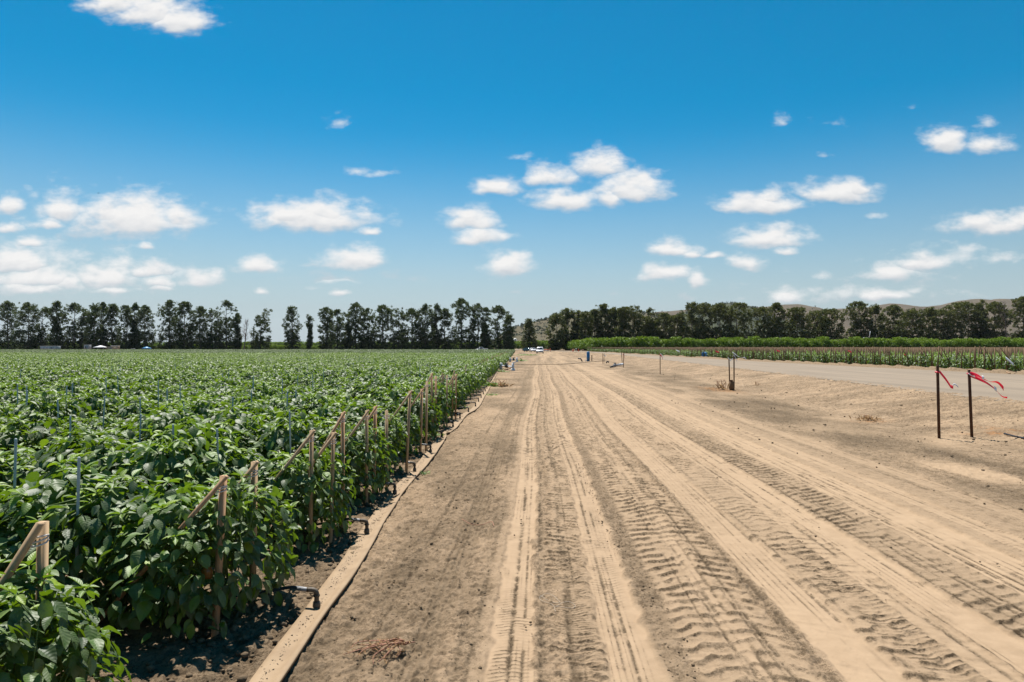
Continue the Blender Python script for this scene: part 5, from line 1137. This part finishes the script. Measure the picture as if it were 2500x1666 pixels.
# ---------------------------------------------------------------- right field: staked rows
def right_field():
    rg = np.random.default_rng(21); me = [MB().add(*box((0,0,.58), (.04,.04,1.36))).mesh('field_stake', m) for m in (M_fstake, M_wood2, M_fstake)]
    brace = MB().add(*box((0,0,.72), (.035,.035,1.55))).mesh('leaning_stake', M_wood2)
    pl = [];
    for v in range(4):
        mb, st = pepper_meshes(600+v, half=(.40,.58,.38), zc=.36, nl=210, size=(.09,.15), ns=3, tsel=[0,2,4,6]); pl.append((mb.mesh('staked_plant_foliage', M_leafn, True), st.mesh('stem', M_stem)))
    r = 0; y = 30.5; ns = npl = 0; S_, Sr, Ss, Si = [], [], [], []; P_ = []
    while y < 208:
        x0 = float(road_far(y))+1.5; xm = .78*y+6; z0 = .42
        xs = np.concatenate([[x0+.05, x0+.3, x0+.62], np.arange(x0+1.6, xm, 1.55)]) if y < 90 else np.arange(x0+.1, xm, 1.7)
        for j, xx in enumerate(xs):
            for s in (-.28,.28):
                if rg.random() < (.12 if j < 3 else .34): continue
                pos = (xx+rg.uniform(-.12,.12), y+s+rg.uniform(-.05,.05), gzf(xx,y)-.02); hs = rg.uniform(.94,1.06); rt = (rg.normal(0,.03), rg.normal(0,.035), rg.random())
                if ns < 285 and xx < .76*y+.5:
                    o = bpy.data.objects.new('field_stake', me[rg.integers(0,3)]); C.objects.link(o); o.location = pos; o.rotation_euler = rt; o.scale = (1,1,hs); ns += 1
                    tag(o, 'thin wooden stake at a row end beside the road, one of many alike' if j < 3 else 'thin wooden stake inside the staked field, one of many alike', 'stake', 'stakes in the field across the road')
                else: S_.append(pos); Sr.append(rt); Ss.append((1,1,hs)); Si.append(rg.integers(0,3))
        if y < 75:
            for s in (-.25,.25):
                o = bpy.data.objects.new('leaning_stake', brace); C.objects.link(o); o.location = (x0+.95+rg.uniform(-.2,.1), y+s, gzf(x0,y)-.03); o.rotation_euler = (rg.normal(0,.05), -rg.uniform(.5,.72), 0); o.scale = (1,1,rg.uniform(.9,1.05))
                tag(o, 'slanting brace stake at a row end beside the road, one of many alike', 'stake', 'leaning stakes at the row ends across the road')
        xp = np.arange(x0+.45, xm, .62 if y < 90 else .9)
        for xx in xp:
            pos = (xx+rg.uniform(-.1,.1), y+rg.uniform(-.08,.08), gzf(xx,y)-.03)
            if npl < 220 and xx < min(.76*y+.5, x0+4.2):
                v = int(rg.integers(0,4)); t = thing('staked_plant', 'broad-leaved plant at the end of a staked row beside the road' if xx < x0+.6 else 'broad-leaved plant inside a staked row, one of many alike', 'crop plant', pos, rg.random()*.5, 'crop plants among the stakes across the road'); t.scale = (rg.uniform(.85,1.15),)*3; npl += 1
                for nm, m_ in zip(('foliage','stem'), pl[v]): o = bpy.data.objects.new(nm, m_); C.objects.link(o); o.parent = t
            else: P_.append(pos)
        y += 1.65
    scatter('field_stakes', S_, Sr, Ss, Si, me, 'countless thin wooden stakes filling the field across the road')
    P_ = np.array(P_); n = len(P_); s = rg.uniform(.85,1.15,n)
    scatter('staked_crop', P_, np.stack([np.zeros(n)]*2+[rg.random(n)*6.28], -1), np.stack([s*1.15,s,s], -1), rg.integers(0,4,n), [a for a, b in pl], 'leafy crop rows among the stakes across the road')
    # tape scraps and battens
    for px, py, m, lb in ((1650,856,M_white,'white tape scrap tied to a stake near the blue pipes'),(1746,858,M_red,'red tape scrap tied to a stake behind the paired stakes'),(1894,856,M_red,'red tape scrap in the middle of the staked field'),(2202,866,M_red,'red tape scrap fluttering above the large stake pair'),(2067,857,M_red,'red tape scrap on a stake left of the large pair')):
        d = 44.; q = WD(px, py, d); pts = spline([(0,0,0),(.12,.02,-.04),(.22,0,-.08)], 4); wv = np.array([[0,.02,.09]]*len(pts)); tag(MB().add(*ribbon(pts, wv)).obj('tape_scrap', m, loc=q), lb, 'tape')
    a = WD(2448,874,33.5); pts = spline([(0,0,0),(.2,.05,-.14),(.42,.05,-.34)], 5); tag(MB().add(*ribbon(pts, np.array([[.02,.05,.12]]*len(pts)))).obj('tape_scrap', M_white, loc=a), 'long white tape hanging across stakes at the right edge of the field', 'tape')
    a = PG(2436,905); b = PG(2458,913); tag(MB().add(*tube([tuple(a+Vector((0,0,.05))), tuple(b+Vector((0,0,.04)))], .035, 6)).obj('loose_board', M_wood), 'fallen wooden batten on the soil ridge beside the road', 'board')
right_field()

# ---------------------------------------------------------------- hills
def hills():
    A = [(1440,800),(1500,775),(1600,763),(1653,759),(1750,752),(1844,751),(1876,749),(1908,744.6),(1940,743.5),(1961,750),(1997,757),(2067,754),(2117,751),(2142,746),(2165,742),(2193,746),(2222,750),(2257,750),(2299,745),(2333,736),(2366,731.5),(2379,732.5),(2400,736),(2423,731.5),(2471,733),(2520,731.5),(2700,740),(2900,735),(3300,745)]
    B = [(1150,848),(1205,833),(1254,800),(1303,787),(1347,776),(1400,765),(1480,760),(1553,763),(1600,768),(1660,790),(1720,815),(1800,840)]
    Cc = [(1600,800),(1640,775),(1690,757),(1755,743),(1776,740),(1800,742),(1823,748),(1870,770),(1930,800)]
    for nm, prof, D, front, back, sd in (('brown_hills', A, 2600, 900, 700, 1), ('near_hill', B, 1500, 620, 400, 2), ('wooded_hill', Cc, 2000, 420, 350, 3)):
        px = np.array([p[0] for p in prof]); py = np.array([p[1] for p in prof]); X = (px-HX)/FPX*D; Z = CAMZ+(HY-py)/FPX*D
        xs = np.linspace(X[0], X[-1], 420); ys = np.concatenate([np.linspace(D-front, D, 110), np.linspace(D, D+back, 20)[1:]]); GX, GY = np.meshgrid(xs, ys)
        zr = np.interp(GX, X, Z); t = np.where(GY < D, 1-smooth(0, 1, (D-GY)/front)**1.0, 1-.6*smooth(0, 1, (GY-D)/back))
        gul = np.abs(fbm(GX*.006+GY*.001, GY*.003, 4, 200+sd)-.5)*2; n2 = fbm(GX*.02, GY*.012, 3, 220+sd)-.5
        z = zr*t*(1-(.55*(1-gul)**2)*t*(1-t)*2.2)+n2*10*(1-t)*t*2; z += (fbm(GX*.03, GY*.03, 2, 230)-.5)*2.0*(zr > 12)
        z = np.where(t < .02, -1.0, z); F = np.array([[i*420+j, i*420+j+1, (i+1)*420+j+1, (i+1)*420+j] for i in range(len(ys)-1) for j in range(419)])
        m = mat(nm+'_grass', (.125,.096,.064) if sd == 1 else (.11,.088,.054) if sd == 2 else (.07,.075,.042), .95, col2=(.08,.066,.046) if sd == 1 else (.07,.068,.038) if sd == 2 else (.045,.054,.03), scale=.012, spec=.05)
        mb = MB().add(np.stack([GX, GY, z], -1).reshape(-1,3), F); o = mb.obj(nm, m, smooth_=True); tag(o, {1:'dry brown hills along the horizon on the right',2:'scrubby hillside behind the gap in the trees',3:'dark wooded hilltop behind the right windbreak'}[sd], None, None, 'structure')
        rg = np.random.default_rng(40+sd); sc = MB(); want = {1:420, 2:1500, 3:900}[sd]; k = 0
        while k < want:
            i = rg.integers(20, len(ys)-15); j = rg.integers(2, 418); zz = z[i,j]
            if zz < 6: k += .05; continue
            dn = fbm(np.array([xs[j]*.008]), np.array([ys[i]*.008]), 3, 260+sd)[0]; tt = t[i,j]
            pr = {1: smooth(.5,.7,dn)*.6, 2: smooth(.42,.55,dn)*.7+(tt > .8)*.9, 3: 1.0}[sd]
            if rg.random() > pr: k += .1; continue
            s = rg.uniform(2,5) if sd == 2 else rg.uniform(3,6); clump(sc, np.array([xs[j], ys[i], zz+s*.35]), s*.8, 11, s*.62, rg, .4+rg.normal(0,.2)); k += 1
        tag(sc.obj('hill_scrub', M_scrub), {1:'scattered dark scrub on the brown hills',2:'scrub and trees over the near hillside',3:'trees over the wooded hilltop'}[sd], None, None, 'stuff')
hills()
# white house on the slope
q = WD(1251,834,900); t = thing('white_house', 'small white gabled house on the slope beyond the trees', 'house', (q.x, q.y, q.z-3), .5)
kid(MB().add(*box((0,0,1.5), (10,7,6))).obj('wall', M_canvas, t)); kid(MB().add([(-5.4,-4,4.4),(5.4,-4,4.4),(5.4,4,4.4),(-5.4,4,4.4),(-5.4,0,7),(5.4,0,7)], [(0,1,5,4),(2,3,4,5),(1,2,5),(3,0,4),(3,2,1,0)]).obj('roof', M_roofw, t))
for s in (-2.5,2.5): kid(MB().add(*box((s,-3.52,2), (1.4,.06,1.5))).obj('window', M_glass, t))
# mast far off in the sky gap
q = WD(384,835,600); t = thing('utility_pole', 'thin distant utility pole in the gap of the left windbreak', 'pole', (q.x, 600, 0))
kid(MB().add(*tube([(0,0,0),(0,0,11.5)], [.22,.14], 7)).obj('pole', M_dead, t)); kid(MB().add(*box((0,0,10.6), (2.2,.14,.16))).obj('crossarm', M_dead, t))
# bird
q = WD(232,469,120); b = MB().add(*loft([[(np.cos(a)*r*.6, y, np.sin(a)*r) for a in np.linspace(0, 2*PI, 8)[:-1]] for y, r in ((-.3,.01),(-.24,.05),(-.1,.08),(.1,.07),(.26,.03),(.42,.05))]))
for s in (-1,1): b.add([(s*.03,-.12,.03),(s*.03,.1,.03),(s*.3,.06,.14),(s*.3,-.1,.14),(s*.62,.12,.10),(s*.03,-.1,.0),(s*.03,.1,.0),(s*.3,.06,.11),(s*.3,-.08,.11),(s*.62,.1,.08)], [(0,1,2,3),(3,2,4),(8,7,6,5),(9,7,8)])
bo = b.obj('flying_bird', M_bird, loc=q); bo.scale = (.55,.55,.55); tag(bo, 'tiny dark bird high over the left trees', 'bird')

def haze():
    m = bpy.data.materials.new('air'); m.use_nodes = True; nt = m.node_tree; nt.nodes.clear()
    v = nt.nodes.new('ShaderNodeVolumePrincipled'); v.inputs['Color'].default_value = (.78,.86,.95,1); v.inputs['Density'].default_value = .00003; v.inputs['Anisotropy'].default_value = .2
    o = nt.nodes.new('ShaderNodeOutputMaterial'); nt.links.new(v.outputs[0], o.inputs['Volume'])
    b = MB().add(*box((0,3000,128), (26000,6800,262))); ob = b.obj('haze', m); tag(ob, kind='stuff')
haze()
